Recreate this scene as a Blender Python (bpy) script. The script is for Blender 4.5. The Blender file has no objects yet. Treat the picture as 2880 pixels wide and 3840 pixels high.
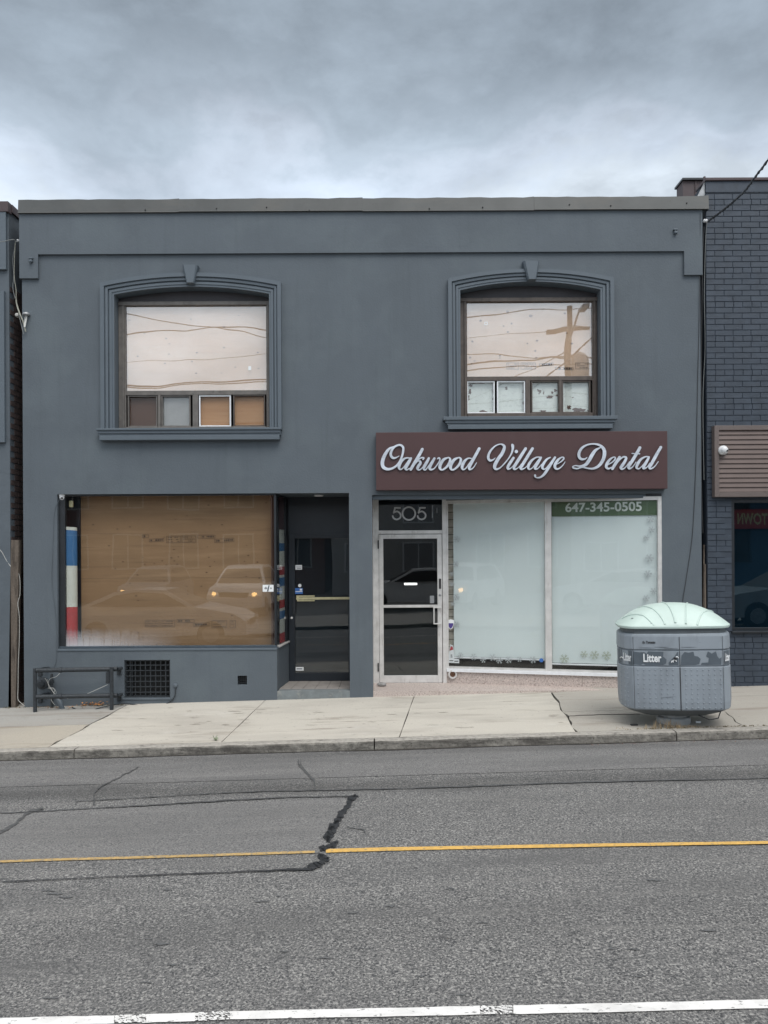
import bpy, bmesh, math, random
from mathutils import Vector, Matrix
random.seed(7)
R = math.radians
S = bpy.context.scene
C = S.collection

# ------------------------------------------------------------------ camera, sky, sun, exposure
F = 2880.0; D0 = 10.914; CZ = 2.072; HOR = 2066.0; K = 0.0052
cd = bpy.data.cameras.new('camera'); cam = bpy.data.objects.new('camera', cd); C.objects.link(cam)
cam.location = (0, -D0, CZ); cam.rotation_euler = (R(90), K, 0)
cd.sensor_fit = 'AUTO'; cd.sensor_width = 36; cd.lens = 27.0; cd.shift_y = 146/3840
cd.clip_start = 0.05; cd.clip_end = 2000
S.camera = cam
S.view_settings.view_transform = 'Standard'; S.view_settings.look = 'None'
S.view_settings.gamma = 1; S.view_settings.exposure = 0.5

W = bpy.data.worlds.new('World'); S.world = W; W.use_nodes = True
nt = W.node_tree; nt.nodes.clear()
def N(t, **k):
    n = nt.nodes.new(t)
    for a, b in k.items(): setattr(n, a, b)
    return n
def math_(op, a, b=None, clamp=False):
    n = N('ShaderNodeMath', operation=op, use_clamp=clamp)
    for i, v in enumerate((a, b)):
        if v is None: continue
        if isinstance(v, (int, float)): n.inputs[i].default_value = v
        else: nt.links.new(v, n.inputs[i])
    return n.outputs[0]
wo = N('ShaderNodeOutputWorld'); bg = N('ShaderNodeBackground'); nt.links.new(bg.outputs[0], wo.inputs[0])
bg.inputs[1].default_value = 0.1
sky = N('ShaderNodeTexSky'); sky.sky_type = 'NISHITA'; sky.sun_disc = False
sky.sun_elevation = R(55); sky.sun_rotation = R(160)
tc = N('ShaderNodeTexCoord'); sep = N('ShaderNodeSeparateXYZ'); nt.links.new(tc.outputs['Generated'], sep.inputs[0])
X_, Y_, Z_ = sep.outputs
zc = math_('ADD', math_('MAXIMUM', Z_, 0.0), 0.10)
cv = N('ShaderNodeCombineXYZ')
nt.links.new(math_('DIVIDE', X_, zc), cv.inputs[0]); nt.links.new(math_('DIVIDE', Y_, zc), cv.inputs[1]); cv.inputs[2].default_value = 3.1
def wnoise(scale, detail, rough, dist=0.0):
    n = N('ShaderNodeTexNoise'); n.inputs['Scale'].default_value = scale; n.inputs['Detail'].default_value = detail
    n.inputs['Roughness'].default_value = rough; n.inputs['Distortion'].default_value = dist
    nt.links.new(cv.outputs[0], n.inputs['Vector']); return n.outputs['Fac']
zc.node.inputs[1].default_value = 0.42
n1 = wnoise(2.1, 9, 0.55, 0.15)
cv = N('ShaderNodeCombineXYZ'); nt.links.new(X_, cv.inputs[0]); nt.links.new(Y_, cv.inputs[1]); nt.links.new(math_('MULTIPLY', Z_, 1.9), cv.inputs[2])
n2 = wnoise(5.2, 10, 0.60, 0.1)
# the cloud bank: elevation warped by noise
e = math_('ADD', Z_, math_('MULTIPLY', math_('SUBTRACT', n1, 0.5), 0.30))
e = math_('ADD', e, math_('MULTIPLY', math_('SUBTRACT', n2, 0.5), 0.22))
ramp = N('ShaderNodeValToRGB'); nt.links.new(e, ramp.inputs[0])
cr = ramp.color_ramp; cr.interpolation = 'EASE'
els = [(0.0, (6.1, 6.7, 7.3)), (0.395, (6.1, 6.8, 7.5)), (0.44, (4.8, 5.45, 6.3)), (0.485, (3.25, 3.8, 4.4)), (0.52, (2.5, 2.95, 3.42)), (0.60, (2.3, 2.73, 3.18)), (0.70, (6.0, 6.1, 6.3)), (1.0, (12.4, 12.2, 12.0))]
cr.elements[0].position = els[0][0]; cr.elements[0].color = (*els[0][1], 1)
cr.elements[1].position = els[-1][0]; cr.elements[1].color = (*els[-1][1], 1)
for p, c in els[1:-1]:
    q = cr.elements.new(p); q.color = (*c, 1)
# thin brighter breaks
brk = N('ShaderNodeMapRange'); brk.inputs[1].default_value = 0.35; brk.inputs[2].default_value = 0.75
brk.inputs[3].default_value = 0.74; brk.inputs[4].default_value = 1.44; nt.links.new(n2, brk.inputs[0])
mul = N('ShaderNodeVectorMath', operation='SCALE'); nt.links.new(ramp.outputs[0], mul.inputs[0]); nt.links.new(brk.outputs[0], mul.inputs['Scale'])
# clouds on the sun's side of the sky are thinner and brighter
sd = N('ShaderNodeMapRange'); sd.inputs[1].default_value = 0.25; sd.inputs[2].default_value = -0.5
sd.inputs[3].default_value = 1.0; sd.inputs[4].default_value = 1.35; nt.links.new(Y_, sd.inputs[0])
mul2 = N('ShaderNodeVectorMath', operation='SCALE'); nt.links.new(mul.outputs[0], mul2.inputs[0]); nt.links.new(sd.outputs[0], mul2.inputs['Scale'])
mx = N('ShaderNodeMixRGB'); mx.inputs[0].default_value = 0.93
nt.links.new(sky.outputs[0], mx.inputs[1]); nt.links.new(mul2.outputs[0], mx.inputs[2]); nt.links.new(mx.outputs[0], bg.inputs[0])

sl = bpy.data.lights.new('sun', 'SUN'); sl.energy = 1.45; sl.angle = R(35); sl.color = (1.0, 0.97, 0.93)
sun = bpy.data.objects.new('sun', sl); C.objects.link(sun)
sun.rotation_euler = Vector((0.22, -0.55, 0.80)).to_track_quat('Z', 'Y').to_euler()

# ------------------------------------------------------------------ pixel -> world helpers (source picture 2880 x 3840)
def der(X, Y): return X - K*(Y-HOR), Y + K*(X-1440)
def W3(X, Y, y=0.0):
    X, Y = der(X, Y); t = D0 + y
    return Vector(((X-1440)/F*t, y, CZ-(Y-HOR)/F*t))
def RR(X0, X1, Y0, Y1, y=0.0):
    xm, ym = (X0+X1)/2, (Y0+Y1)/2
    return W3(X0, ym, y).x, W3(X1, ym, y).x, W3(xm, Y1, y).z, W3(xm, Y0, y).z
def G3(X, Y, pl):
    X, Y = der(X, Y); a, b, c = pl; u = (X-1440)/F; v = (Y-HOR)/F
    t = (CZ-c+b*D0)/(v+a*u+b); y = t-D0; x = u*t
    return Vector((x, y, a*x+b*y+c))
WALK = (0.024, 0.02, 0.0); ROADN = (0.024, -0.02, -0.195); ROADS = (0.024, 0.02, 0.021)
CROWN = -5.4; KERB = -2.35
def gz(pl, x, y): return pl[0]*x+pl[1]*y+pl[2]
# slanted shop window plane of the dentist
PX0, PY0 = 0.949, 0.72; PX1, PY1 = 3.962, 0.03; PM = (PY1-PY0)/(PX1-PX0)
def WP(X, Y, off=0.0):
    X, Y = der(X, Y); u = (X-1440)/F; y0 = PY0+off
    x = u*(D0+y0-PX0*PM)/(1-u*PM); y = y0+(x-PX0)*PM
    return Vector((x, y, CZ-(Y-HOR)/F*(D0+y)))

# ------------------------------------------------------------------ materials
MATS = {}
def mat(name, col, rough=0.6, metal=0.0, var=0.0, vs=2.0, bump=0.0, bs=60.0, stretch=(1, 1, 1), spec=0.5, layers=(), bdist=0.01):
    """principled + noise variation + optional layers of (colour, noise scale, lo, hi, strength, stretch)"""
    if name in MATS: return MATS[name]
    m = bpy.data.materials.new(name); m.use_nodes = True; t = m.node_tree; t.nodes.clear(); MATS[name] = m
    L = t.links.new
    o = t.nodes.new('ShaderNodeOutputMaterial'); p = t.nodes.new('ShaderNodeBsdfPrincipled'); L(p.outputs[0], o.inputs[0])
    p.inputs['Roughness'].default_value = rough; p.inputs['Metallic'].default_value = metal
    p.inputs['Specular IOR Level'].default_value = spec
    g = t.nodes.new('ShaderNodeNewGeometry')
    def noise(scale, st=(1, 1, 1), detail=5, ro=0.6, dist=0.0):
        mp = t.nodes.new('ShaderNodeMapping'); mp.inputs['Scale'].default_value = st; L(g.outputs['Position'], mp.inputs[0])
        n = t.nodes.new('ShaderNodeTexNoise'); n.inputs['Scale'].default_value = scale; n.inputs['Detail'].default_value = detail
        n.inputs['Roughness'].default_value = ro; n.inputs['Distortion'].default_value = dist; L(mp.outputs[0], n.inputs['Vector'])
        return n.outputs['Fac']
    cur = None
    if var:
        r = t.nodes.new('ShaderNodeMapRange'); L(noise(vs, stretch), r.inputs[0])
        r.inputs[1].default_value = 0.3; r.inputs[2].default_value = 0.7
        r.inputs[3].default_value = 1-var; r.inputs[4].default_value = 1+var
        vm = t.nodes.new('ShaderNodeVectorMath'); vm.operation = 'SCALE'; vm.inputs[0].default_value = col; L(r.outputs[0], vm.inputs['Scale'])
        cur = vm.outputs[0]
    for (lc, ls, lo, hi, strg, st) in layers:
        r = t.nodes.new('ShaderNodeMapRange'); L(noise(ls, st, 6, 0.65, 0.2), r.inputs[0])
        r.inputs[1].default_value = lo; r.inputs[2].default_value = hi; r.inputs[3].default_value = 0; r.inputs[4].default_value = strg
        x = t.nodes.new('ShaderNodeMixRGB'); L(r.outputs[0], x.inputs[0])
        if cur is None: x.inputs[1].default_value = (*col, 1)
        else: L(cur, x.inputs[1])
        x.inputs[2].default_value = (*lc, 1); cur = x.outputs[0]
    if cur is None: p.inputs['Base Color'].default_value = (*col, 1)
    else: L(cur, p.inputs['Base Color'])
    if bump:
        b = t.nodes.new('ShaderNodeBump'); b.inputs['Strength'].default_value = bump; b.inputs['Distance'].default_value = bdist
        L(noise(bs, (1, 1, 1), 6, 0.6), b.inputs['Height']); L(b.outputs[0], p.inputs['Normal'])
    return m
def glass(name, tint, base, k=1.0, rough=0.0, wav=0.02, gcol=(1, 1, 1)):
    m = bpy.data.materials.new(name); m.use_nodes = True; t = m.node_tree; t.nodes.clear(); MATS[name] = m; L = t.links.new
    o = t.nodes.new('ShaderNodeOutputMaterial'); mx = t.nodes.new('ShaderNodeMixShader'); L(mx.outputs[0], o.inputs[0])
    tr = t.nodes.new('ShaderNodeBsdfTransparent'); tr.inputs[0].default_value = (*tint, 1)
    gl = t.nodes.new('ShaderNodeBsdfGlossy'); gl.inputs['Roughness'].default_value = rough; gl.inputs[0].default_value = (*gcol, 1)
    fr = t.nodes.new('ShaderNodeLayerWeight'); fr.inputs[0].default_value = 0.5
    pw = t.nodes.new('ShaderNodeMath'); pw.operation = 'POWER'; pw.inputs[1].default_value = 5; L(fr.outputs['Facing'], pw.inputs[0])
    ma = t.nodes.new('ShaderNodeMath'); ma.operation = 'MULTIPLY_ADD'; ma.inputs[1].default_value = k; ma.inputs[2].default_value = base; ma.use_clamp = True
    L(pw.outputs[0], ma.inputs[0]); L(ma.outputs[0], mx.inputs[0]); L(tr.outputs[0], mx.inputs[1]); L(gl.outputs[0], mx.inputs[2])
    g = t.nodes.new('ShaderNodeNewGeometry'); n = t.nodes.new('ShaderNodeTexNoise'); n.inputs['Scale'].default_value = 1.3; n.inputs['Detail'].default_value = 1
    L(g.outputs['Position'], n.inputs['Vector']); b = t.nodes.new('ShaderNodeBump'); b.inputs['Strength'].default_value = 1.0; b.inputs['Distance'].default_value = wav
    L(n.outputs['Fac'], b.inputs['Height']); L(b.outputs[0], gl.inputs['Normal'])
    return m
def mist(name):
    m = bpy.data.materials.new(name); m.use_nodes = True; t = m.node_tree; t.nodes.clear(); MATS[name] = m; L = t.links.new
    o = t.nodes.new('ShaderNodeOutputMaterial'); mx = t.nodes.new('ShaderNodeMixShader'); L(mx.outputs[0], o.inputs[0])
    tr = t.nodes.new('ShaderNodeBsdfTransparent'); df = t.nodes.new('ShaderNodeBsdfDiffuse'); df.inputs[0].default_value = (.55, .55, .57, 1)
    L(tr.outputs[0], mx.inputs[1]); L(df.outputs[0], mx.inputs[2]); u = t.nodes.new('ShaderNodeUVMap')
    sp = t.nodes.new('ShaderNodeSeparateXYZ'); L(u.outputs[0], sp.inputs[0])
    def nz(sc, det=4):
        mp = t.nodes.new('ShaderNodeMapping'); mp.inputs['Scale'].default_value = sc; L(u.outputs[0], mp.inputs[0])
        n = t.nodes.new('ShaderNodeTexNoise'); n.inputs['Scale'].default_value = 1; n.inputs['Detail'].default_value = det; L(mp.outputs[0], n.inputs['Vector']); return n.outputs[0]
    def mm(op, a, b):
        n = t.nodes.new('ShaderNodeMath'); n.operation = op; n.use_clamp = op == 'MULTIPLY'
        for i, v in enumerate((a, b)):
            if isinstance(v, (int, float)): n.inputs[i].default_value = v
            else: L(v, n.inputs[i])
        return n.outputs[0]
    def rng(v, a, b, c=0, d=1):
        n = t.nodes.new('ShaderNodeMapRange'); L(v, n.inputs[0])
        for i, q in enumerate((a, b, c, d)): n.inputs[i+1].default_value = q
        return n.outputs[0]
    streak = mm('ADD', sp.outputs[1], mm('MULTIPLY', mm('SUBTRACT', nz((60, 1.2, 1)), 0.5), 0.9))
    low = rng(streak, 0.62, 0.02, 0, 0.75); side = rng(sp.outputs[0], 0.95, 0.15, 0, 1)
    a = mm('MULTIPLY', low, side)
    smear = mm('MULTIPLY', rng(nz((22, 2.2, 1), 6), 0.56, 0.72, 0, 0.22), 1.0)
    L(mm('MAXIMUM', a, 0.0), mx.inputs[0]); return m
def emis(name, col, s):
    m = bpy.data.materials.new(name); m.use_nodes = True; p = m.node_tree.nodes['Principled BSDF']
    p.inputs['Base Color'].default_value = (*col, 1); p.inputs['Emission Color'].default_value = (*col, 1); p.inputs['Emission Strength'].default_value = s
    MATS[name] = m; return m
ONE = (1, 1, 1)
m_paint = mat('grey stucco paint', (0.086, 0.104, 0.121), 0.75, var=0.08, vs=1.1, bump=0.6, bs=38, bdist=0.005,
              layers=(((0.110, 0.134, 0.148), 0.9, 0.48, 0.72, 0.7, ONE), ((0.070, 0.086, 0.102), 1.7, 0.60, 0.8, 0.4, (1, 1, 0.35)), ((0.15, 0.16, 0.165), 14, 0.72, 0.80, 0.30, ONE), ((0.058, 0.070, 0.080), 2.2, 0.54, 0.76, 0.28, (3.2, 1, 0.22))))
m_paint2 = mat('grey trim paint', (0.088, 0.110, 0.131), 0.6, var=0.05, vs=3, bump=0.15, bs=80, bdist=0.002)
m_lowpaint = mat('grey bulkhead paint', (0.082, 0.100, 0.117), 0.7, var=0.10, vs=2.2, bump=0.5, bs=14, bdist=0.008,
                 layers=(((0.13, 0.135, 0.135), 5, 0.62, 0.8, 0.4, (1, 1, 0.5)), ((0.04, 0.055, 0.06), 2.5, 0.62, 0.75, 0.5, ONE)))
m_flash = mat('weathered metal flashing', (0.083, 0.086, 0.084), 0.5, 0.25, var=0.12, vs=2.5, layers=(((0.125, 0.115, 0.10), 3, 0.5, 0.7, 0.5, (0.3, 1, 1)), ((0.06, 0.05, 0.045), 9, 0.66, 0.74, 0.7, ONE)))
m_blackframe = mat('black frame paint', (0.016, 0.019, 0.023), 0.4, var=0.2, vs=6)
m_blackpanel = mat('black painted board', (0.012, 0.017, 0.024), 0.35, var=0.25, vs=3)
m_frameblue = mat('grey blue metal frame', (0.07, 0.09, 0.11), 0.45, 0.3, var=0.15, vs=5)
m_brownframe = mat('brown window frame', (0.085, 0.068, 0.058), 0.55, var=0.2, vs=12, bump=0.2, bs=50, layers=(((0.035, 0.028, 0.026), 20, 0.55, 0.7, 0.7, (1, 1, 0.2)),))
m_greyframe = mat('taupe window frame', (0.125, 0.115, 0.105), 0.55, var=0.2, vs=10, layers=(((0.05, 0.045, 0.042), 18, 0.6, 0.7, 0.7, ONE),))
m_whiteframe = mat('white aluminium sash', (0.72, 0.74, 0.76), 0.4, var=0.06, vs=14, layers=(((0.3, 0.27, 0.24), 30, 0.68, 0.75, 0.6, ONE),))
m_alu = mat('old aluminium', (0.60, 0.59, 0.575), 0.42, 0.25, var=0.12, vs=7, layers=(((0.33, 0.30, 0.275), 11, 0.56, 0.75, 0.6, (1, 1, 0.3)), ((0.12, 0.10, 0.09), 34, 0.68, 0.76, 0.7, ONE)))
m_darkpanel = mat('dark tympanum board', (0.045, 0.042, 0.047), 0.6, var=0.15, vs=6)
m_seam = mat('tar seam', (0.028, 0.030, 0.033), 0.45, var=0.3, vs=25, bump=0.3, bs=60)
m_dark = mat('dark interior', (0.012, 0.013, 0.014), 0.8)
m_floorin = mat('interior floor', (0.04, 0.038, 0.035), 0.5)
m_sign = mat('maroon sign panel', (0.060, 0.027, 0.027), 0.5, var=0.05, vs=1.5, layers=(((0.09, 0.065, 0.065), 1.6, 0.55, 0.75, 0.2, (1, 1, 0.3)),))
m_silver = mat('brushed steel letters', (0.62, 0.65, 0.70), 0.38, 0.75, var=0.22, vs=3, stretch=(1, 1, 3))
m_letterside = mat('dark letter return', (0.05, 0.05, 0.055), 0.5)
m_film = mat('frosted white film', (0.64, 0.70, 0.695), 0.55, var=0.03, vs=1.2, layers=(((0.58, 0.65, 0.65), 1.3, 0.48, 0.7, 0.35, (1, 1, 0.4)), ((0.58, 0.63, 0.53), 2.0, 0.62, 0.75, 0.3, ONE)))
m_green = mat('green vinyl band', (0.075, 0.125, 0.062), 0.5, var=0.08, vs=3)
m_vwhite = mat('white vinyl lettering', (0.62, 0.66, 0.62), 0.5)
m_vgrey = mat('pale grey numerals', (0.45, 0.46, 0.47), 0.5)
m_white = mat('white sticker', (0.75, 0.77, 0.78), 0.45)
m_blue = mat('blue sticker', (0.04, 0.14, 0.42), 0.45)
m_purple = mat('purple sticker', (0.07, 0.05, 0.22), 0.45)
m_ink = mat('black ink', (0.02, 0.02, 0.022), 0.5)
m_stamp = mat('stamp ink', (0.085, 0.062, 0.048), 0.8)
m_bblue = mat('barber blue', (0.045, 0.16, 0.36), 0.5, var=0.08, vs=8)
m_bwhite = mat('barber white', (0.62, 0.66, 0.62), 0.5, var=0.06, vs=8)
m_bred = mat('barber red', (0.42, 0.05, 0.055), 0.5, var=0.12, vs=8)
m_maroonp = mat('dark red film', (0.10, 0.035, 0.04), 0.5)
m_granite = mat('pink granite', (0.46, 0.395, 0.36), 0.55, var=0.30, vs=50, layers=(((0.16, 0.12, 0.105), 48, 0.56, 0.62, 0.8, ONE), ((0.64, 0.57, 0.53), 42, 0.60, 0.68, 0.6, ONE), ((0.25, 0.18, 0.15), 2.2, 0.6, 0.75, 0.4, ONE)))
m_tile = mat('stone floor tile', (0.27, 0.25, 0.23), 0.6, var=0.15, vs=5, layers=(((0.14, 0.13, 0.12), 6, 0.55, 0.7, 0.5, ONE),))
m_stepc = mat('grey painted step', (0.16, 0.18, 0.185), 0.8, var=0.2, vs=7, bump=0.5, bs=25, layers=(((0.33, 0.32, 0.29), 6, 0.55, 0.7, 0.7, ONE),))
SL = ((0.33, 0.305, 0.27), 0.95, 0.45, 0.70, 0.65, (0.55, 1.8, 1)); SP = ((0.13, 0.12, 0.11), 15, 0.64, 0.68, 0.55, (1, 1.3, 1))
BL = ((0.20, 0.165, 0.13), 1.7, 0.56, 0.70, 0.60, (0.40, 2.8, 1)); GR = ((0.58, 0.565, 0.53), 2.1, 0.60, 0.75, 0.5, (0.6, 1.6, 1))
m_slab = [mat('concrete cream', (0.49, 0.462, 0.405), 0.85, var=0.08, vs=70, bump=0.4, bs=90, bdist=0.004, layers=(SL, BL, GR, SP)),
          mat('concrete grey', (0.34, 0.33, 0.305), 0.85, var=0.10, vs=70, bump=0.4, bs=90, bdist=0.004, layers=(SL, BL, SP)),
          mat('concrete tan', (0.40, 0.365, 0.305), 0.85, var=0.10, vs=70, bump=0.4, bs=90, bdist=0.004, layers=(SL, BL, SP)),
          mat('concrete worn', (0.37, 0.348, 0.308), 0.85, var=0.12, vs=70, bump=0.5, bs=90, bdist=0.005, layers=(SL, BL, SP))]
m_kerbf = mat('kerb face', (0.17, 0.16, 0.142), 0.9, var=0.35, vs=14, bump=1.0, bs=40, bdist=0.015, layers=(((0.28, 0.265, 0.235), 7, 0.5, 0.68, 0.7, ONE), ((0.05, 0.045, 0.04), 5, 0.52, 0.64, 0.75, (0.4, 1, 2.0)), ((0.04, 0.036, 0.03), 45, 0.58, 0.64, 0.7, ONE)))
m_kerb = mat('kerb concrete', (0.33, 0.312, 0.28), 0.9, var=0.25, vs=22, bump=0.9, bs=45, bdist=0.012, layers=(((0.38, 0.355, 0.32), 4, 0.5, 0.7, 0.6, ONE), ((0.075, 0.068, 0.06), 9, 0.58, 0.68, 0.75, (0.5, 1, 1)), ((0.05, 0.045, 0.04), 55, 0.62, 0.68, 0.6, ONE)))
m_gap = mat('joint dirt and kerb shade', (0.04, 0.035, 0.03), 0.95, var=0.3, vs=30)
def asphalt(name, a, b, c):
    return mat(name, a, 0.85, var=0.35, vs=95, bump=1.0, bs=80, bdist=0.008,
        layers=((b, 66, 0.51, 0.58, 1.0, ONE), (c, 74, 0.52, 0.57, 1.0, ONE), ((0.095, 0.095, 0.095), 1.1, 0.45, 0.75, 0.7, (0.35, 2.2, 1)),
                ((0.22, 0.215, 0.205), 1.7, 0.56, 0.74, 0.5, (0.3, 3.0, 1)), ((0.06, 0.06, 0.06), 4.0, 0.68, 0.74, 0.55, (0.4, 1.6, 1))))
def band(m, px, slope, hw, k):
    t = m.node_tree; L = t.links.new; p_ = [n for n in t.nodes if n.type == 'BSDF_PRINCIPLED'][0]; src = p_.inputs['Base Color'].links[0].from_socket
    g_ = t.nodes.new('ShaderNodeNewGeometry'); s_ = t.nodes.new('ShaderNodeSeparateXYZ'); L(g_.outputs['Position'], s_.inputs[0])
    def mm(op, a, b):
        n = t.nodes.new('ShaderNodeMath'); n.operation = op
        for i, v in enumerate((a, b)):
            if isinstance(v, (int, float)): n.inputs[i].default_value = v
            else: L(v, n.inputs[i])
        return n.outputs[0]
    nz = t.nodes.new('ShaderNodeTexNoise'); nz.inputs['Scale'].default_value = 1.6; nz.inputs['Detail'].default_value = 4; L(g_.outputs['Position'], nz.inputs['Vector'])
    d = mm('SUBTRACT', s_.outputs[1], mm('ADD', mm('MULTIPLY', s_.outputs[0], slope), px)); d = mm('ADD', mm('ABSOLUTE', d, 0), mm('MULTIPLY', mm('SUBTRACT', nz.outputs[0], .5), hw*.9))
    r_ = t.nodes.new('ShaderNodeMapRange'); r_.interpolation_type = 'SMOOTHSTEP'; L(d, r_.inputs[0]); r_.inputs[1].default_value = 0; r_.inputs[2].default_value = hw; r_.inputs[3].default_value = k; r_.inputs[4].default_value = 1
    v_ = t.nodes.new('ShaderNodeVectorMath'); v_.operation = 'SCALE'; L(src, v_.inputs[0]); L(r_.outputs[0], v_.inputs['Scale']); L(v_.outputs[0], p_.inputs['Base Color'])
m_asph = asphalt('asphalt', (0.140, 0.139, 0.137), (0.33, 0.325, 0.31), (0.045, 0.047, 0.050))
m_asph2 = asphalt('asphalt smoother', (0.172, 0.171, 0.169), (0.25, 0.245, 0.235), (0.085, 0.085, 0.086))
for m__ in (m_asph, m_asph2): band(m__, -3.72, 0.004, .34, .66); band(m__, -2.52, 0.0, .20, .80); band(m__, -6.45, 0.0, .5, .90)
m_wet = mat('worn dark wheel band', (0.095, 0.098, 0.100), 0.7, var=0.25, vs=90, layers=(((0.15, 0.15, 0.148), 60, 0.55, 0.65, 0.7, ONE),))
m_yel = mat('yellow road paint', (0.60, 0.37, 0.10), 0.7, var=0.15, vs=20, layers=(((0.24, 0.19, 0.12), 38, 0.54, 0.64, 0.8, ONE),))
m_yelold = mat('faded yellow road paint', (0.46, 0.31, 0.12), 0.75, var=0.2, vs=20, layers=(((0.20, 0.18, 0.14), 40, 0.50, 0.6, 0.9, ONE),))
m_wht = mat('white road paint', (0.70, 0.695, 0.68), 0.7, var=0.10, vs=10, layers=(((0.36, 0.355, 0.34), 3, 0.52, 0.72, 0.5, (1, 2, 1)), ((0.16, 0.16, 0.16), 26, 0.60, 0.65, 0.9, (0.7, 1.4, 1)), ((0.45, 0.45, 0.44), 50, 0.6, 0.7, 0.6, ONE)))
m_brick = mat('dark blue painted brick', (0.034, 0.046, 0.064), 0.6, var=0.22, vs=7, bump=0.5, bs=45, bdist=0.004, layers=(((0.050, 0.062, 0.080), 3, 0.55, 0.75, 0.4, ONE),))
m_brickdk = mat('painted mortar', (0.030, 0.041, 0.058), 0.7)
m_brown = mat('brown metal louvre', (0.112, 0.080, 0.070), 0.5, 0.1, var=0.08, vs=4)
m_brownlt = mat('taupe sign frame', (0.128, 0.102, 0.093), 0.5, 0.1, var=0.06, vs=4)
m_maroon = mat('brown cladding', (0.06, 0.042, 0.045), 0.6, var=0.1, vs=5)
m_pipe = mat('dark grey pipe paint', (0.022, 0.027, 0.032), 0.5, var=0.35, vs=30, bump=0.4, bs=40, layers=(((0.06, 0.068, 0.075), 25, 0.6, 0.7, 0.6, ONE),))
m_galv = mat('galvanised metal', (0.30, 0.31, 0.32), 0.5, 0.5, var=0.2, vs=20)
m_wood = mat('weathered wood post', (0.105, 0.085, 0.068), 0.85, var=0.30, vs=16, stretch=(1, 1, 0.12), bump=0.8, bs=30, layers=(((0.035, 0.027, 0.021), 14, 0.52, 0.66, 0.85, (1, 1, 0.15)), ((0.03, 0.02, 0.016), 7, 0.68, 0.73, 0.9, (1, 1, 0.6))))
m_wirew = mat('white cable', (0.55, 0.55, 0.52), 0.5)
m_wireb = mat('black cable', (0.025, 0.027, 0.030), 0.5)
m_wireg = mat('grey cable', (0.16, 0.17, 0.17), 0.5)
m_lid = mat('mint lid plastic', (0.49, 0.60, 0.555), 0.45, var=0.05, vs=2.5, layers=(((0.40, 0.48, 0.44), 5, 0.66, 0.8, 0.5, ONE), ((0.16, 0.18, 0.18), 24, 0.74, 0.78, 0.6, ONE)))
m_bin = mat('grey bin plastic', (0.25, 0.285, 0.32), 0.5, var=0.05, vs=3, layers=(((0.17, 0.19, 0.21), 3.5, 0.48, 0.70, 0.6, (1.6, 1, 0.5)), ((0.11, 0.115, 0.12), 13, 0.66, 0.72, 0.5, (0.4, 1, 2)), ((0.34, 0.36, 0.38), 20, 0.66, 0.70, 0.4, (0.3, 1, 2.5))))
m_bindk = mat('dark bin underside', (0.11, 0.125, 0.135), 0.6, var=0.1, vs=4)
m_label = mat('dark label', (0.085, 0.105, 0.125), 0.5, var=0.1, vs=6)
m_dryg = mat('dry grass', (0.36, 0.27, 0.16), 0.9, var=0.3, vs=30)
m_moss = mat('dry weed', (0.13, 0.11, 0.06), 0.9, var=0.4, vs=40)
m_leaf = mat('dead leaf', (0.36, 0.16, 0.05), 0.8, var=0.5, vs=25)
m_stone = mat('grey stone', (0.26, 0.255, 0.25), 0.9, var=0.2, vs=20, bump=0.8, bs=30)
m_rust = mat('rusty vent', (0.12, 0.06, 0.035), 0.8, var=0.4, vs=40)
m_intbrick = mat('beige interior brick', (0.52, 0.48, 0.41), 0.8, var=0.25, vs=12)
m_yellowbar = mat('worn brass bar', (0.50, 0.46, 0.28), 0.4, 0.2, var=0.15, vs=20)
m_camw = mat('white camera plastic', (0.68, 0.69, 0.70), 0.3)
m_roof = mat('roof membrane', (0.08, 0.08, 0.08), 0.9, var=0.2, vs=2)
m_snow = mat('silver snowflake foil', (0.40, 0.44, 0.45), 0.35, 0.4, var=0.3, vs=60)
m_stain = mat('faded yellow flower', (0.36, 0.40, 0.33), 0.7, var=0.2, vs=40)
def plywood(name, base, dk, lt):
    m = mat(name, base, 0.65, var=0.10, vs=1.2, stretch=(0.6, 1, 1.4),
            layers=((lt, 2.4, 0.5, 0.75, 0.6, (0.25, 1, 3.0)), (dk, 5.5, 0.56, 0.75, 0.5, (0.16, 1, 4.5))))
    t = m.node_tree; L = t.links.new; p = [n for n in t.nodes if n.type == 'BSDF_PRINCIPLED'][0]
    src = p.inputs['Base Color'].links[0].from_socket
    g = t.nodes.new('ShaderNodeNewGeometry'); mp = t.nodes.new('ShaderNodeMapping'); mp.inputs['Scale'].default_value = (2.9, 1, 4.6)
    L(g.outputs['Position'], mp.inputs[0]); v = t.nodes.new('ShaderNodeTexVoronoi'); v.inputs['Scale'].default_value = 1.25; L(mp.outputs[0], v.inputs['Vector'])
    r = t.nodes.new('ShaderNodeMapRange'); L(v.outputs['Distance'], r.inputs[0])
    r.inputs[1].default_value = 0.03; r.inputs[2].default_value = 0.085; r.inputs[3].default_value = 0.75; r.inputs[4].default_value = 0
    x = t.nodes.new('ShaderNodeMixRGB'); L(r.outputs[0], x.inputs[0]); L(src, x.inputs[1]); x.inputs[2].default_value = (*[c*0.45 for c in dk], 1)
    L(x.outputs[0], p.inputs['Base Color']); return m
m_ply = plywood('plywood', (0.265, 0.165, 0.088), (0.12, 0.070, 0.038), (0.40, 0.27, 0.16))
m_ply2 = plywood('pale plywood', (0.78, 0.575, 0.41), (0.62, 0.44, 0.31), (0.82, 0.66, 0.50))
m_ply3 = plywood('dark brown plywood', (0.085, 0.045, 0.032), (0.05, 0.028, 0.02), (0.11, 0.06, 0.045))  # dark brown boards for the lower left pane and the side glass
m_ply4 = plywood('orange plywood', (0.38, 0.205, 0.10), (0.22, 0.11, 0.05), (0.46, 0.28, 0.15))
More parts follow.
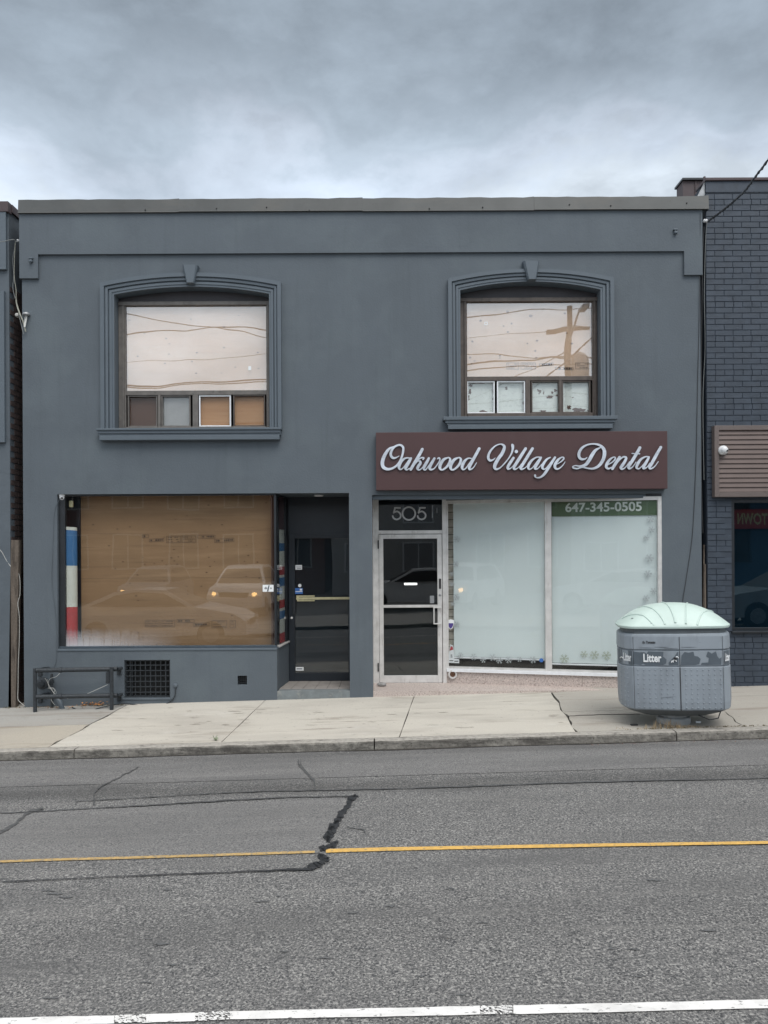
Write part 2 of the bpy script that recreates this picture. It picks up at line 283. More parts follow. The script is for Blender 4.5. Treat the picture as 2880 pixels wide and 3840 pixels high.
m_peel = mat('peeling white paint', (0.66, 0.72, 0.71), 0.6, var=0.05, vs=6, bump=0.6, bs=14, bdist=0.01,
             layers=(((0.45, 0.50, 0.50), 12, 0.55, 0.6, 0.35, (1, 1, 2.5)), ((0.10, 0.06, 0.05), 5.5, 0.635, 0.655, 0.9, ONE)))
m_pane = mat('grey obscured pane', (0.27, 0.275, 0.28), 0.4, var=0.1, vs=4)
g_up = glass('upper window glass', (0.93, 0.93, 0.93), 0.150, 0.8, wav=0.003)
g_shop = glass('shop window glass', (0.95, 0.95, 0.94), 0.045, 0.8, wav=0.0012)
g_low = glass('lower pane glass', (0.95, 0.95, 0.94), 0.014, 0.6, wav=0.002)
g_dent = glass('dentist window glass', (0.95, 0.96, 0.96), 0.030, 0.8, wav=0.0012)
g_door = glass('door glass', (0.60, 0.63, 0.65), 0.06, 0.8, wav=0.001)
g_dark = glass('tinted glass', (0.45, 0.55, 0.60), 0.075, 0.8, wav=0.0012, gcol=(0.75, 0.92, 1.0))

# ------------------------------------------------------------------ mesh builder
class MB:
    def __init__(s): s.v = []; s.f = []; s.mi = []; s.m = 0
    def face(s, pts):
        i = len(s.v); s.v += [Vector(p) for p in pts]; s.f.append(tuple(range(i, i+len(pts)))); s.mi.append(s.m); return s
    def idx(s, vs, fs):
        i = len(s.v); s.v += [Vector(p) for p in vs]
        for f in fs: s.f.append(tuple(i+a for a in f)); s.mi.append(s.m)
        return s
    def box(s, x0, x1, y0, y1, z0, z1, bev=0.0):
        if x0 > x1: x0, x1 = x1, x0
        if y0 > y1: y0, y1 = y1, y0
        if z0 > z1: z0, z1 = z1, z0
        if bev <= 0:
            s.idx([(x, y, z) for x in (x0, x1) for y in (y0, y1) for z in (z0, z1)],
                  [(0, 1, 3, 2), (4, 6, 7, 5), (0, 4, 5, 1), (2, 3, 7, 6), (0, 2, 6, 4), (1, 5, 7, 3)])
        else:
            b = min(bev, (x1-x0)/3, (y1-y0)/3, (z1-z0)/3)
            bm = bmesh.new(); bmesh.ops.create_cube(bm, size=1)
            for v in bm.verts: v.co = Vector(((x0+x1)/2+v.co.x*(x1-x0), (y0+y1)/2+v.co.y*(y1-y0), (z0+z1)/2+v.co.z*(z1-z0)))
            bmesh.ops.bevel(bm, geom=bm.edges[:], offset=b, segments=2, affect='EDGES', profile=0.6)
            s.addbm(bm)
        return s
    def addbm(s, bm):
        bm.verts.index_update(); s.idx([v.co.copy() for v in bm.verts], [[v.index for v in f.verts] for f in bm.faces]); bm.free(); return s
    def prism(s, pts, z0, z1, ztop=None):
        """plan polygon (x,y) extruded in z"""
        n = len(pts); a = [(p[0], p[1], z0) for p in pts]; b = [(p[0], p[1], z1 if ztop is None else ztop(p)) for p in pts]
        s.idx(a+b, [tuple(range(n))[::-1], tuple(range(n, 2*n))]+[(i, (i+1) % n, n+(i+1) % n, n+i) for i in range(n)]); return s
    def ext(s, pts, d):
        """3D polygon extruded along vector d"""
        n = len(pts); d = Vector(d); a = [Vector(p) for p in pts]; b = [p+d for p in a]
        s.idx(a+b, [tuple(range(n))[::-1], tuple(range(n, 2*n))]+[(i, (i+1) % n, n+(i+1) % n, n+i) for i in range(n)]); return s
    def tube(s, pts, r, n=8, cap=True):
        pts = [Vector(p) for p in pts]; rs = r if isinstance(r, (list, tuple)) else [r]*len(pts)
        up = None; rings = []
        for i, p in enumerate(pts):
            t = (pts[min(i+1, len(pts)-1)]-pts[max(i-1, 0)])
            t = t.normalized() if t.length > 1e-9 else Vector((0, 0, 1))
            if up is None: up = t.orthogonal().normalized()
            up = (up-t*up.dot(t)).normalized(); w = t.cross(up)
            rings.append([p+(up*math.cos(a)+w*math.sin(a))*rs[i] for a in [2*math.pi*k/n for k in range(n)]])
        vs = [q for rg in rings for q in rg]; fs = []
        for i in range(len(pts)-1):
            for k in range(n): fs.append((i*n+k, i*n+(k+1) % n, (i+1)*n+(k+1) % n, (i+1)*n+k))
        if cap: fs += [tuple(range(n))[::-1], tuple(range(len(vs)-n, len(vs)))]
        return s.idx(vs, fs)
    def lathe(s, c, prof, n=24, axis='z'):
        c = Vector(c); vs = []; fs = []
        for (r, h) in prof:
            for k in range(n):
                a = 2*math.pi*k/n
                if axis == 'z': vs.append(c+Vector((r*math.cos(a), r*math.sin(a), h)))
                elif axis == 'y': vs.append(c+Vector((r*math.cos(a), h, r*math.sin(a))))
                else: vs.append(c+Vector((h, r*math.cos(a), r*math.sin(a))))
        for i in range(len(prof)-1):
            for k in range(n): fs.append((i*n+k, i*n+(k+1) % n, (i+1)*n+(k+1) % n, (i+1)*n+k))
        fs += [tuple(range(n))[::-1], tuple(range(len(vs)-n, len(vs)))]
        return s.idx(vs, fs)
    def build(s, name, m, parent=None, smooth=False, origin=None):
        me = bpy.data.meshes.new(name)
        if parent is not None: off = wl(parent)
        elif origin is not None: off = Vector(origin)
        else:
            mn = Vector([min(v[i] for v in s.v) for i in range(3)]); mxx = Vector([max(v[i] for v in s.v) for i in range(3)])
            off = Vector(((mn.x+mxx.x)/2, (mn.y+mxx.y)/2, mn.z))
        me.from_pydata([v-off for v in s.v], [], s.f); me.update()
        ms = m if isinstance(m, (list, tuple)) else [m]
        for q in ms: me.materials.append(q)
        me.polygons.foreach_set('material_index', s.mi)
        bm = bmesh.new(); bm.from_mesh(me); bmesh.ops.recalc_face_normals(bm, faces=bm.faces[:]); bm.to_mesh(me); bm.free()
        if smooth:
            me.polygons.foreach_set('use_smooth', [True]*len(me.polygons))
            try: me.set_sharp_from_angle(angle=R(35))
            except Exception: pass
        o = bpy.data.objects.new(name, me); C.objects.link(o)
        if parent is not None: o.parent = parent
        else: o.location = off
        return o
def wl(o):
    v = Vector((0, 0, 0))
    while o is not None: v += o.location; o = o.parent
    return v
def empty(name, loc, label, cat, group=None):
    o = bpy.data.objects.new(name, None); C.objects.link(o); o.location = loc; o.empty_display_size = 0.2
    return tag(o, label, cat, group)
def tag(o, label, cat, group=None):
    o['label'] = label; o['category'] = cat
    if group: o['group'] = group
    return o
def st(o, kind='structure'): o['kind'] = kind; return o
def catmull(p, n=6, closed=False):
    out = []; L = len(p)
    def g(i): return p[i % L] if closed else p[max(0, min(L-1, i))]
    for i in range(L if closed else L-1):
        a, b, c, d = g(i-1), g(i), g(i+1), g(i+2)
        for k in range(n):
            t = k/n
            out.append(tuple(0.5*((2*b[j])+(-a[j]+c[j])*t+(2*a[j]-5*b[j]+4*c[j]-d[j])*t*t+(-a[j]+3*b[j]-3*c[j]+d[j])*t**3) for j in range(len(b))))
    out.append(tuple(g(0) if closed else p[-1])); return out
def ring(mb, x0, x1, z0, z1, w, y0, y1, wb=None, wt=None, bev=0):
    wb = w if wb is None else wb; wt = w if wt is None else wt
    mb.box(x0, x0+w, y0, y1, z0, z1, bev); mb.box(x1-w, x1, y0, y1, z0, z1, bev)
    mb.box(x0+w, x1-w, y0+.001, y1-.001, z0, z0+wb, bev); mb.box(x0+w, x1-w, y0+.001, y1-.001, z1-wt, z1, bev); return mb
def wallgrid(mb, x0, x1, z0, z1, y0, y1, holes):
    xs = sorted({x0, x1, *[h[0] for h in holes], *[h[1] for h in holes]}); zs = sorted({z0, z1, *[h[2] for h in holes], *[h[3] for h in holes]})
    xs = [x for x in xs if x0 <= x <= x1]; zs = [z for z in zs if z0 <= z <= z1]
    def solid(i, j):
        if i < 0 or j < 0 or i >= len(xs)-1 or j >= len(zs)-1: return False
        cx, cz = (xs[i]+xs[i+1])/2, (zs[j]+zs[j+1])/2
        return not any(h[0] < cx < h[1] and h[2] < cz < h[3] for h in holes)
    for i in range(len(xs)-1):
        for j in range(len(zs)-1):
            if not solid(i, j): continue
            a, b, c, d = xs[i], xs[i+1], zs[j], zs[j+1]
            mb.face([(a, y0, c), (b, y0, c), (b, y0, d), (a, y0, d)]); mb.face([(a, y1, c), (a, y1, d), (b, y1, d), (b, y1, c)])
            if not solid(i-1, j): mb.face([(a, y0, c), (a, y0, d), (a, y1, d), (a, y1, c)])
            if not solid(i+1, j): mb.face([(b, y0, c), (b, y1, c), (b, y1, d), (b, y0, d)])
            if not solid(i, j-1): mb.face([(a, y0, c), (a, y1, c), (b, y1, c), (b, y0, c)])
            if not solid(i, j+1): mb.face([(a, y0, d), (b, y0, d), (b, y1, d), (a, y1, d)])
    return mb
_tc = {}
def text_polys(s, bold=0.0):
    k = (s, bold)
    if k in _tc: return _tc[k]
    cu = bpy.data.curves.new('t', 'FONT'); cu.body = s; cu.size = 1; cu.offset = bold; cu.resolution_u = 4
    ob = bpy.data.objects.new('t', cu); C.objects.link(ob); dg = bpy.context.evaluated_depsgraph_get(); dg.update()
    me = bpy.data.meshes.new_from_object(ob.evaluated_get(dg))
    vs = [v.co.copy() for v in me.vertices]; fs = [tuple(p.vertices) for p in me.polygons]
    bpy.data.objects.remove(ob); bpy.data.curves.remove(cu); bpy.data.meshes.remove(me)
    mn = (min(v.x for v in vs), min(v.y for v in vs)); mx = (max(v.x for v in vs), max(v.y for v in vs))
    _tc[k] = ([((v.x-mn[0])/(mx[0]-mn[0]), (v.y-mn[1])/(mx[1]-mn[1])) for v in vs], fs); return _tc[k]
def text(mb, s, o, ux, uz, bold=0.0):
    """flat lettering filling the parallelogram o, o+ux, o+uz"""
    vs, fs = text_polys(s, bold); o = Vector(o); ux = Vector(ux); uz = Vector(uz)
    return mb.idx([o+ux*a+uz*b for a, b in vs], fs)
def stroke(mb, pts, fn, depth, d0, n=7, closed=False, ramp=0.0012, m_side=None):
    """ribbon with thickness along traced points (x, y, width) in picture units; fn maps to world; front offset d0 towards -y"""
    P = catmull(pts, n, closed); front = []; N_ = len(P)
    for i, p in enumerate(P):
        a = P[max(0, i-1)]; b = P[min(N_-1, i+1)]
        if closed and (i == 0 or i == N_-1): a = P[N_-2]; b = P[1]
        dx, dy = b[0]-a[0], b[1]-a[1]; l = math.hypot(dx, dy) or 1; nx, ny = -dy/l*p[2]/2, dx/l*p[2]/2
        off = Vector((0, -(d0+ramp*i/N_), 0)); front.append((fn(p[0]+nx, p[1]+ny)+off, fn(p[0]-nx, p[1]-ny)+off))
    bk = Vector((0, depth, 0)); vs = []; fs = []; ss = []
    for a, b in front: vs += [a, b, a+bk, b+bk]
    for i in range(N_-1):
        j = 4*i; k = j+4; fs.append((j, j+1, k+1, k)); ss += [(j, k, k+2, j+2), (j+1, j+3, k+3, k+1)]
    if not closed: ss += [(0, 2, 3, 1), (4*(N_-1), 4*(N_-1)+1, 4*(N_-1)+3, 4*(N_-1)+2)]
    mb.m = 0; mb.idx(vs, fs)
    if m_side is not None: mb.m = m_side
    mb.idx(vs, ss); mb.m = 0
    if not closed:
        for e_, q in ((P[0], 0), (P[-1], 1)):
            r = e_[2]/2; off = Vector((0, -(d0-0.0004+ramp*q), 0))
            c = [fn(e_[0]+r*math.cos(t*math.pi/6), e_[1]+r*math.sin(t*math.pi/6))+off for t in range(12)]
            mb.ext(c, (0, depth, 0))
    return mb

# ------------------------------------------------------------------ ground, road, pavement
XL, XR = -60, 60
def strip(mb, y0, y1, p0, p1=None, dz=0.0, x0=XL, x1=XR, n=1):
    for i in range(n):
        a = x0+(x1-x0)*i/n; b = x0+(x1-x0)*(i+1)/n
        mb.face([(a, y0, gz(p0, a, y0)+dz), (b, y0, gz(p0, b, y0)+dz), (b, y1, gz(p0, b, y1)+dz), (a, y1, gz(p0, a, y1)+dz)])
    return mb
g = MB(); g.face([(-400, -400, -10.3), (400, -400, 8.9), (400, 400, 8.9), (-400, 400, -10.3)]); st(g.build('ground', m_slab[3]))
rd = MB(); strip(rd, -2.30, CROWN, ROADN, n=4); strip(rd, CROWN, -9.75, ROADS, n=4); st(rd.build('road', m_asph))
# lighter resurfaced area of the far lane and the gutter band
gp = lambda X, Y, pl, dz=0.004: G3(X, Y, pl)+Vector((0, 0, dz))
pt = MB()
pl_ = [(-900, 3090), (0, 3050), (700, 3022), (1160, 3000), (1310, 2995), (1300, 3040), (1262, 3110), (1232, 3165), (1190, 3200)]
top = [gp(X, Y, ROADN) for X, Y in pl_]
bot = [Vector((top[-1].x, CROWN, gz(ROADN, top[-1].x, CROWN)+.004)), Vector((top[0].x, CROWN, gz(ROADN, top[0].x, CROWN)+.004))]
pt.face(top+bot)
st(pt.build('road_patch', m_asph2))
gt = MB(); strip(gt, -2.36, -3.42, ROADN, dz=0.004, x0=-14, x1=16, n=1); st(gt.build('gutter_lane', m_asph2))
def seam(mb, pts, pl, dz=0.0095, n=5, jit=0.25):
    P = catmull(pts, n); vs = []
    if jit > .2: P = [(X+random.uniform(-1, 1)*w*.35, Y+random.uniform(-1, 1)*w*.22, w) for X, Y, w in P]
    for i, (X, Y, w) in enumerate(P):
        a = P[max(0, i-1)]; b = P[min(len(P)-1, i+1)]; dx, dy = b[0]-a[0], b[1]-a[1]; l = math.hypot(dx, dy) or 1
        w1 = w*(1+random.uniform(-jit, jit))/2; w2 = w*(1+random.uniform(-jit, jit))/2
        vs += [gp(X-dy/l*w1, Y+dx/l*w1, pl, dz), gp(X+dy/l*w2, Y-dx/l*w2, pl, dz)]
    mb.idx(vs, [(2*i, 2*i+1, 2*i+3, 2*i+2) for i in range(len(P)-1)])
q = lambda z: (1000+z[0]*.3014, 2780+z[1]*.3014)
def qs(L_): return [(*q(p), p[2]*.3014) for p in L_]
sm = MB(); smt = MB()
seam(sm, qs([(1100, 700, 60), (1050, 740, 60), (1010, 810, 55), (960, 890, 60), (900, 960, 75), (850, 1040, 85), (800, 1110, 90), (765, 1190, 100), (770, 1240, 60)]), ROADN)
seam(sm, qs([(980, 700, 8), (1140, 690, 14)]), ROADN)
seam(sm, qs([(885, 1260, 20), (830, 1290, 60), (750, 1320, 45), (680, 1350, 70)]), ROADN, jit=.4)
seam(smt, qs([(1000, 1075, 8), (1120, 1095, 9), (1200, 1110, 12), (1230, 1150, 10)]), ROADN)
seam(smt, qs([(395, 240, 12), (400, 290, 16), (450, 360, 16), (520, 430, 18), (580, 480, 30), (600, 540, 10), (600, 620, 22)]), ROADN)
seam(smt, qs([(425, 230, 7), (430, 300, 8), (480, 370, 8), (540, 430, 10)]), ROADN)
# long hairline joints
seam(smt, [(-900, 3076, 3), (0, 3052, 3), (250, 3040, 3.5), (500, 3026, 3.5), (1000, 2996, 4), (1330, 2988, 3)], ROADN, n=20, jit=.5)
seam(smt, [(280, 3008, 2), (700, 2984, 2.5), (1000, 2970, 3), (1500, 2960, 3.5), (2200, 2936, 3), (3300, 2912, 3)], ROADN, n=14, jit=.6)
seam(smt, [(520, 2878, 4), (472, 2904, 4), (420, 2932, 4), (366, 2962, 5), (352, 2984, 5), (354, 3020, 6)], ROADN, jit=.7)
seam(smt, [(160, 3035, 8), (100, 3055, 10), (60, 3090, 8), (-20, 3140, 12), (-120, 3200, 8)], ROADN, jit=.5)
st(sm.build('tar_seam', m_seam)); st(smt.build('road_cracks', mat('crack filler', (.075, .077, .078), .7, var=.4, vs=30)))
sm2 = MB()
seam(sm2, qs([(640, 1420, 60), (700, 1450, 60), (770, 1470, 40), (720, 1490, 50), (640, 1540, 70), (560, 1580, 80), (500, 1600, 36), (300, 1607, 28), (0, 1625, 16), (-1500, 1680, 10), (-3300, 1760, 10)]), ROADS, jit=.3)
st(sm2.build('tar_seam', m_seam))
# dark hairlines and specks near the camera
sm3 = MB()
for _ in range(26):
    X, Y = random.uniform(100, 2800), random.uniform(3300, 3750); w = random.uniform(8, 34)
    seam(sm3, [(X-w, Y, 2), (X, Y+random.uniform(-3, 3), random.uniform(3, 8)), (X+w, Y+random.uniform(-3, 3), 2)], ROADS, dz=.005, jit=.7)
st(sm3.build('road_stains', m_wet))
ye = MB(); W_ = .0
def line(mb, pts, pl, dz=.0065, n=1): seam(mb, pts, pl, dz, n, jit=0.06)
ye2 = MB(); line(ye2, [(-900, 3278, 8), (0, 3234, 8), (600, 3216, 9), (1180, 3197, 9)], ROADN, n=10); st(ye2.build('faded_yellow_line', m_yelold))
line(ye, [(1222, 3194, 14), (1500, 3186, 13), (2200, 3173, 12), (2880, 3162, 11), (4200, 3138, 13)], ROADN, n=10); st(ye.build('yellow_line', m_yel))
wh = MB()
def wfrag(xa, xb_, ya, yb_):
    for k in range(130):
        t = random.random(); X = xa+(xb_-xa)*t; Y = ya+(yb_-ya)*t+random.uniform(-15, 15); a = random.uniform(2, 9); b = random.uniform(1, 3.5); sk_ = random.uniform(-4, 6)
        wh.face([gp(X-a, Y-b, ROADS, .0066+k*2e-5), gp(X+a*.6, Y-b*.6, ROADS, .0066+k*2e-5), gp(X+a+sk_, Y+b, ROADS, .0066+k*2e-5), gp(X-a*.5+sk_, Y+b*.8, ROADS, .0066+k*2e-5)])
line(wh, [(-900, 3862, 28), (0, 3837, 30), (428, 3828, 31)], ROADS, n=8)
wfrag(428, 548, 3828, 3824)
line(wh, [(548, 3824, 32), (732, 3818, 32)], ROADS, n=6)
wfrag(732, 862, 3818, 3812)
line(wh, [(862, 3812, 31), (1440, 3801, 32), (1800, 3793, 33)], ROADS, n=8)
wfrag(1800, 1925, 3793, 3791)
line(wh, [(1925, 3791, 33), (2300, 3783, 33), (2880, 3769, 33), (4200, 3740, 34)], ROADS, n=8)
st(wh.build('white_line', m_wht))
# pavement base and slabs with open joints
KT = 0.15
bs_ = MB(); strip(bs_, 3.0, KERB+KT, WALK, dz=-.014, n=2); st(bs_.build('pavement_bed', m_gap))
jx = lambda s, X1, Y1, X2, Y2: (G3(X1, Y1, WALK), G3(X2, Y2, WALK))
J = [((404, 2682), (165, 2810)), ((985, 2636), (829, 2784)), ((1550, 2618), (1498, 2764)), ((2071, 2606), (2160, 2749)), ((2718, 2672), (2801, 2731))]
def jline(j):
    a, b = G3(*j[0], WALK), G3(*j[1], WALK)
    def at(y): return a.x+(b.x-a.x)*(y-a.y)/(b.y-a.y)
    return at
JL = [lambda y: -60.0, lambda y: -9.5] + [jline(j) for j in J] + [lambda y: 7.6, lambda y: 60.0]
yk = KERB+KT+.006
sw = MB()
def joff(f, y): return (.016*math.sin(y*7.1)+.012*math.sin(y*17.3+1)) if f in (JL[2], JL[5], JL[6]) else 0.0
def slab(fa, fb, y0, y1, mi, gl=.006, gr=.006):
    n = 14; Lp, Rp = [], []
    for i in range(n+1):
        y = y0+(y1-y0)*i/n; jt = random.uniform(-.004, .004); ja = joff(fa, y); jb = joff(fb, y)
        Lp.append((fa(y)+gl+jt+ja, y)); Rp.append((fb(y)-gr-jt+jb, y))
    sw.m = mi; pts = Lp+Rp[::-1]; sw.prism(pts, -9, 0, ztop=lambda p: gz(WALK, p[0], p[1])) if False else None
    topv = [(p[0], p[1], gz(WALK, p[0], p[1])) for p in pts]; botv = [(p[0], p[1], gz(WALK, p[0], p[1])-.012) for p in pts]
    k = len(pts); sw.idx(topv+botv, [tuple(range(k))]+[(i, (i+1) % k, k+(i+1) % k, k+i) for i in range(k)])
mats_ = [3, 1, 0, 0, 0, 3, 3, 1]
ysp = {0: -1.15, 1: -1.15, 5: -1.22, 6: -0.62, 7: -1.2}
for i in range(8):
    a, b = JL[i], JL[i+1]
    gl = .022 if i == 5 else .006; gr = .006
    if i in ysp:
        slab(a, b, 2.9, ysp[i]+.005, {1: 1}.get(i, mats_[i]), gl, gr); slab(a, b, ysp[i]-.005, yk, {1: 2}.get(i, mats_[i]), gl, gr)
    else: slab(a, b, 2.9, yk, mats_[i], gl, gr)
st(sw.build('pavement', m_slab))
ck = MB()
def gseam(mb, pts, pl, dz=.003):
    P = catmull(pts, 6); P = [(X+random.uniform(-2, 2), Y+random.uniform(-1.2, 1.2), w) for X, Y, w in P]; vs = []
    for i, (X, Y, w) in enumerate(P): vs += [gp(X, Y-w/2, pl, dz), gp(X, Y+w/2, pl, dz)]
    mb.idx(vs, [(2*i, 2*i+1, 2*i+3, 2*i+2) for i in range(len(P)-1)])
gseam(ck, [(2124, 2686, 2), (2250, 2681, 2), (2400, 2679, 1.5)], WALK)
st(ck.build('pavement_cracks', m_gap)); ck = MB()
for _ in range(46):
    X, Y = random.uniform(60, 2850), random.uniform(2650, 2740); w_ = random.uniform(6, 26); gseam(ck, [(X-w_, Y, .6), (X, Y, random.uniform(1, 3)), (X+w_, Y, .6)], WALK)
st(ck.build('pavement_stains', mat('pavement stain', (.35, .32, .275), .9, var=.2, vs=20)))
ge = MB(); vs = []  # dirt strip at the kerb foot, with the contact shadow painted in
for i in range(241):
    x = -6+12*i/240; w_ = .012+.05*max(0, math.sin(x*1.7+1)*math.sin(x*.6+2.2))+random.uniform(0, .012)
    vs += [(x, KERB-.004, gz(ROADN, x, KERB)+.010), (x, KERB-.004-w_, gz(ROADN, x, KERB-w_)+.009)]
ge.idx(vs, [(2*i, 2*i+1, 2*i+3, 2*i+2) for i in range(240)]); st(ge.build('gutter_grime_shade', m_gap))
# kerb in cast lengths
kb = MB(); ktop = 0
kx = [-60, -20, -12] + [G3(252, 2830, (0.024, 0.02, -.0)).x, G3(1403, 2790, WALK).x, G3(2557, 2760, WALK).x] + [9.5, 16, 60]
prof = [(0, -.30), (0, -.004), (-.004, 0), (-KT+.03, 0), (-KT+.012, -.006), (-KT, -.022), (-KT-.012, -.30)]
for a, b in zip(kx[:-1], kx[1:]):
    a += .007; b -= .007; n = max(1, int((b-a)/.12)) if abs(a) < 12 else 4; rings = []
    for i in range(n+1):
        x = a+(b-a)*i/n; z0 = gz(WALK, x, KERB+KT)
        j = random.uniform(-.004, .004) if 0 < i < n else 0
        rings.append([(x, KERB+KT+p[0]+(j if p[0] < -.1 else 0), z0+p[1]+(j*.6 if k in (3, 4) else 0)) for k, p in enumerate(prof)])
    m_ = len(prof); vs = [v for r in rings for v in r]
    fs = [(i*m_+k, (i+1)*m_+k, (i+1)*m_+k+1, i*m_+k+1) for i in range(n) for k in range(m_-1)]
    fs += [tuple(range(m_)), tuple(range(n*m_, n*m_+m_))[::-1]]
    kb.idx(vs, fs)
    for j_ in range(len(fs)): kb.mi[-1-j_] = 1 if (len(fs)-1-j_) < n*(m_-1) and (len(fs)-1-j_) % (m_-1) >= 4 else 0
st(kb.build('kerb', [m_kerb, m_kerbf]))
# the near side of the street (seen only in the glass)
nk = MB(); strip(nk, -9.75, -13.0, (0.024, -.02, -.26), n=1); st(nk.build('near_pavement', m_slab[1]))
pk = MB(); strip(pk, -13.0, -60, (0.024, 0, .0), n=1); st(pk.build('parking_lot', m_asph))

# ------------------------------------------------------------------ main grey building
xl, xr = W3(85, 1500).x, W3(2628, 1500).x
ZB = -0.6; ztop = W3(1440, 752).z
B = empty('shop_building', (0, 0, 0), 'two storey dark grey stucco building with two boarded upper windows and two shopfronts', 'building')
hU1 = RR(432, 1011, 1078, 1609); hU2 = RR(1726, 2250, 1059, 1566)
sillz = W3(640, 2436).z
hS = RR(215, 1310, 1851, 2436); xb = W3(1039, 2500).x
hS1 = (hS[0], hS[1], sillz, hS[3]); hS2 = (xb, hS[1], ZB, sillz)
dn = RR(1396, 2482, 1853, 2200); hD = (dn[0], dn[1], ZB, dn[3])
gr = RR(466, 638, 2475, 2617); vt = RR(891, 926, 2534, 2568)
w = MB(); w.m = 0
wallgrid(w, xl, xr, ZB, ztop, 0, .20, [hU1, hU2, hS1, hS2, hD, gr, vt])
# sides, back, roof, floor between storeys
w.box(xl, xl+.2, .20, 12, ZB, ztop-.2); w.box(xr-.2, xr, .20, 12, ZB, ztop-.2); w.box(xl, xr, 12, 12.2, ZB, ztop-.3)
w.build('wall', m_paint, B)
rf = MB(); rf.box(xl+.2, xr-.2, .2, 12, ztop-.5, ztop-.35); rf.build('roof', m_roof, B)
fl = MB(); fl.box(xl+.2, xr-.2, .21, 12, hS[3]+.02, hS[3]+.2); fl.box(xl+.2, xr-.2, 1.0, 12, ZB, .06)
fl.box(W3(1310,2000).x+.02, W3(1396,2000).x-.02, .2, 12, .07, hS[3]+.01); fl.build('floor_slab', m_dark, B)
# parapet band with dropped corners
z957 = W3(1440, 951).z; z1040 = W3(120, 1047).z; zbt = W3(1440, 796).z
bd = MB(); bl, br = W3(77, 900).x, W3(2630, 900).x
bd.box(bl, br, -.04, -.0005, z957, zbt); x1 = W3(147, 1000).x; x2 = W3(2562, 990).x
bd.box(bl, x1, -.04, -.0005, z1040, z957); bd.box(x2, br, -.04, -.0005, z1040, z957)
bd.build('parapet_band', m_paint, B)
# flashing, lapped lengths
fx = [W3(75, 780).x, W3(675, 780).x, W3(1360, 780).x, W3(2000, 780).x, W3(2651, 780).x]
fm = MB()
for i in range(4):
    a, b = fx[i], fx[i+1]; pr = -.065-(.004 if i % 2 else 0); z0 = W3(1440, 796).z+(.004 if i % 2 else -.002)
    n = 16; top_ = []; 
    for k in range(n+1):
        x = a+(b-a)*k/n; zt = ztop+.012+random.uniform(-.005, .006)+(.012 if k == n else 0)
        top_.append((x, zt))
    for k in range(n):
        (xa, za), (xb_, zb_) = top_[k], top_[k+1]; j = random.uniform(-.002, .002)
        fm.face([(xa, pr, z0), (xb_, pr, z0), (xb_, pr+.012, zb_), (xa, pr+.012, za)])
        fm.face([(xa, pr+.012, za), (xb_, pr+.012, zb_), (xb_, .30, zb_-.02), (xa, .30, za-.02)])
        fm.face([(xa, pr-.010, z0-.012), (xb_, pr-.010, z0-.012), (xb_, pr, z0), (xa, pr, z0)])
        fm.face([(xa, -.035, z0-.012), (xb_, -.035, z0-.012), (xb_, pr-.010, z0-.012), (xa, pr-.010, z0-.012)])
    for xe in (a, b): fm.face([(xe, pr, z0-.01), (xe, pr+.012, ztop+.01), (xe, .30, ztop-.02), (xe, .30, z0-.01)])
fm.build('flashing', m_flash, B)
for X, Y in ((812, 783), (1000, 778), (1610, 783), (1810, 778), (2135, 768), (2575, 762), (545, 788), (1160, 790), (2290, 772)):
    nl = MB(); p = W3(X, Y, -.062); nl.lathe(p, [(.010, 0), (.010, -.010), (.004, -.018)], 8, 'y'); nl.build('nail_head', m_ink, B)

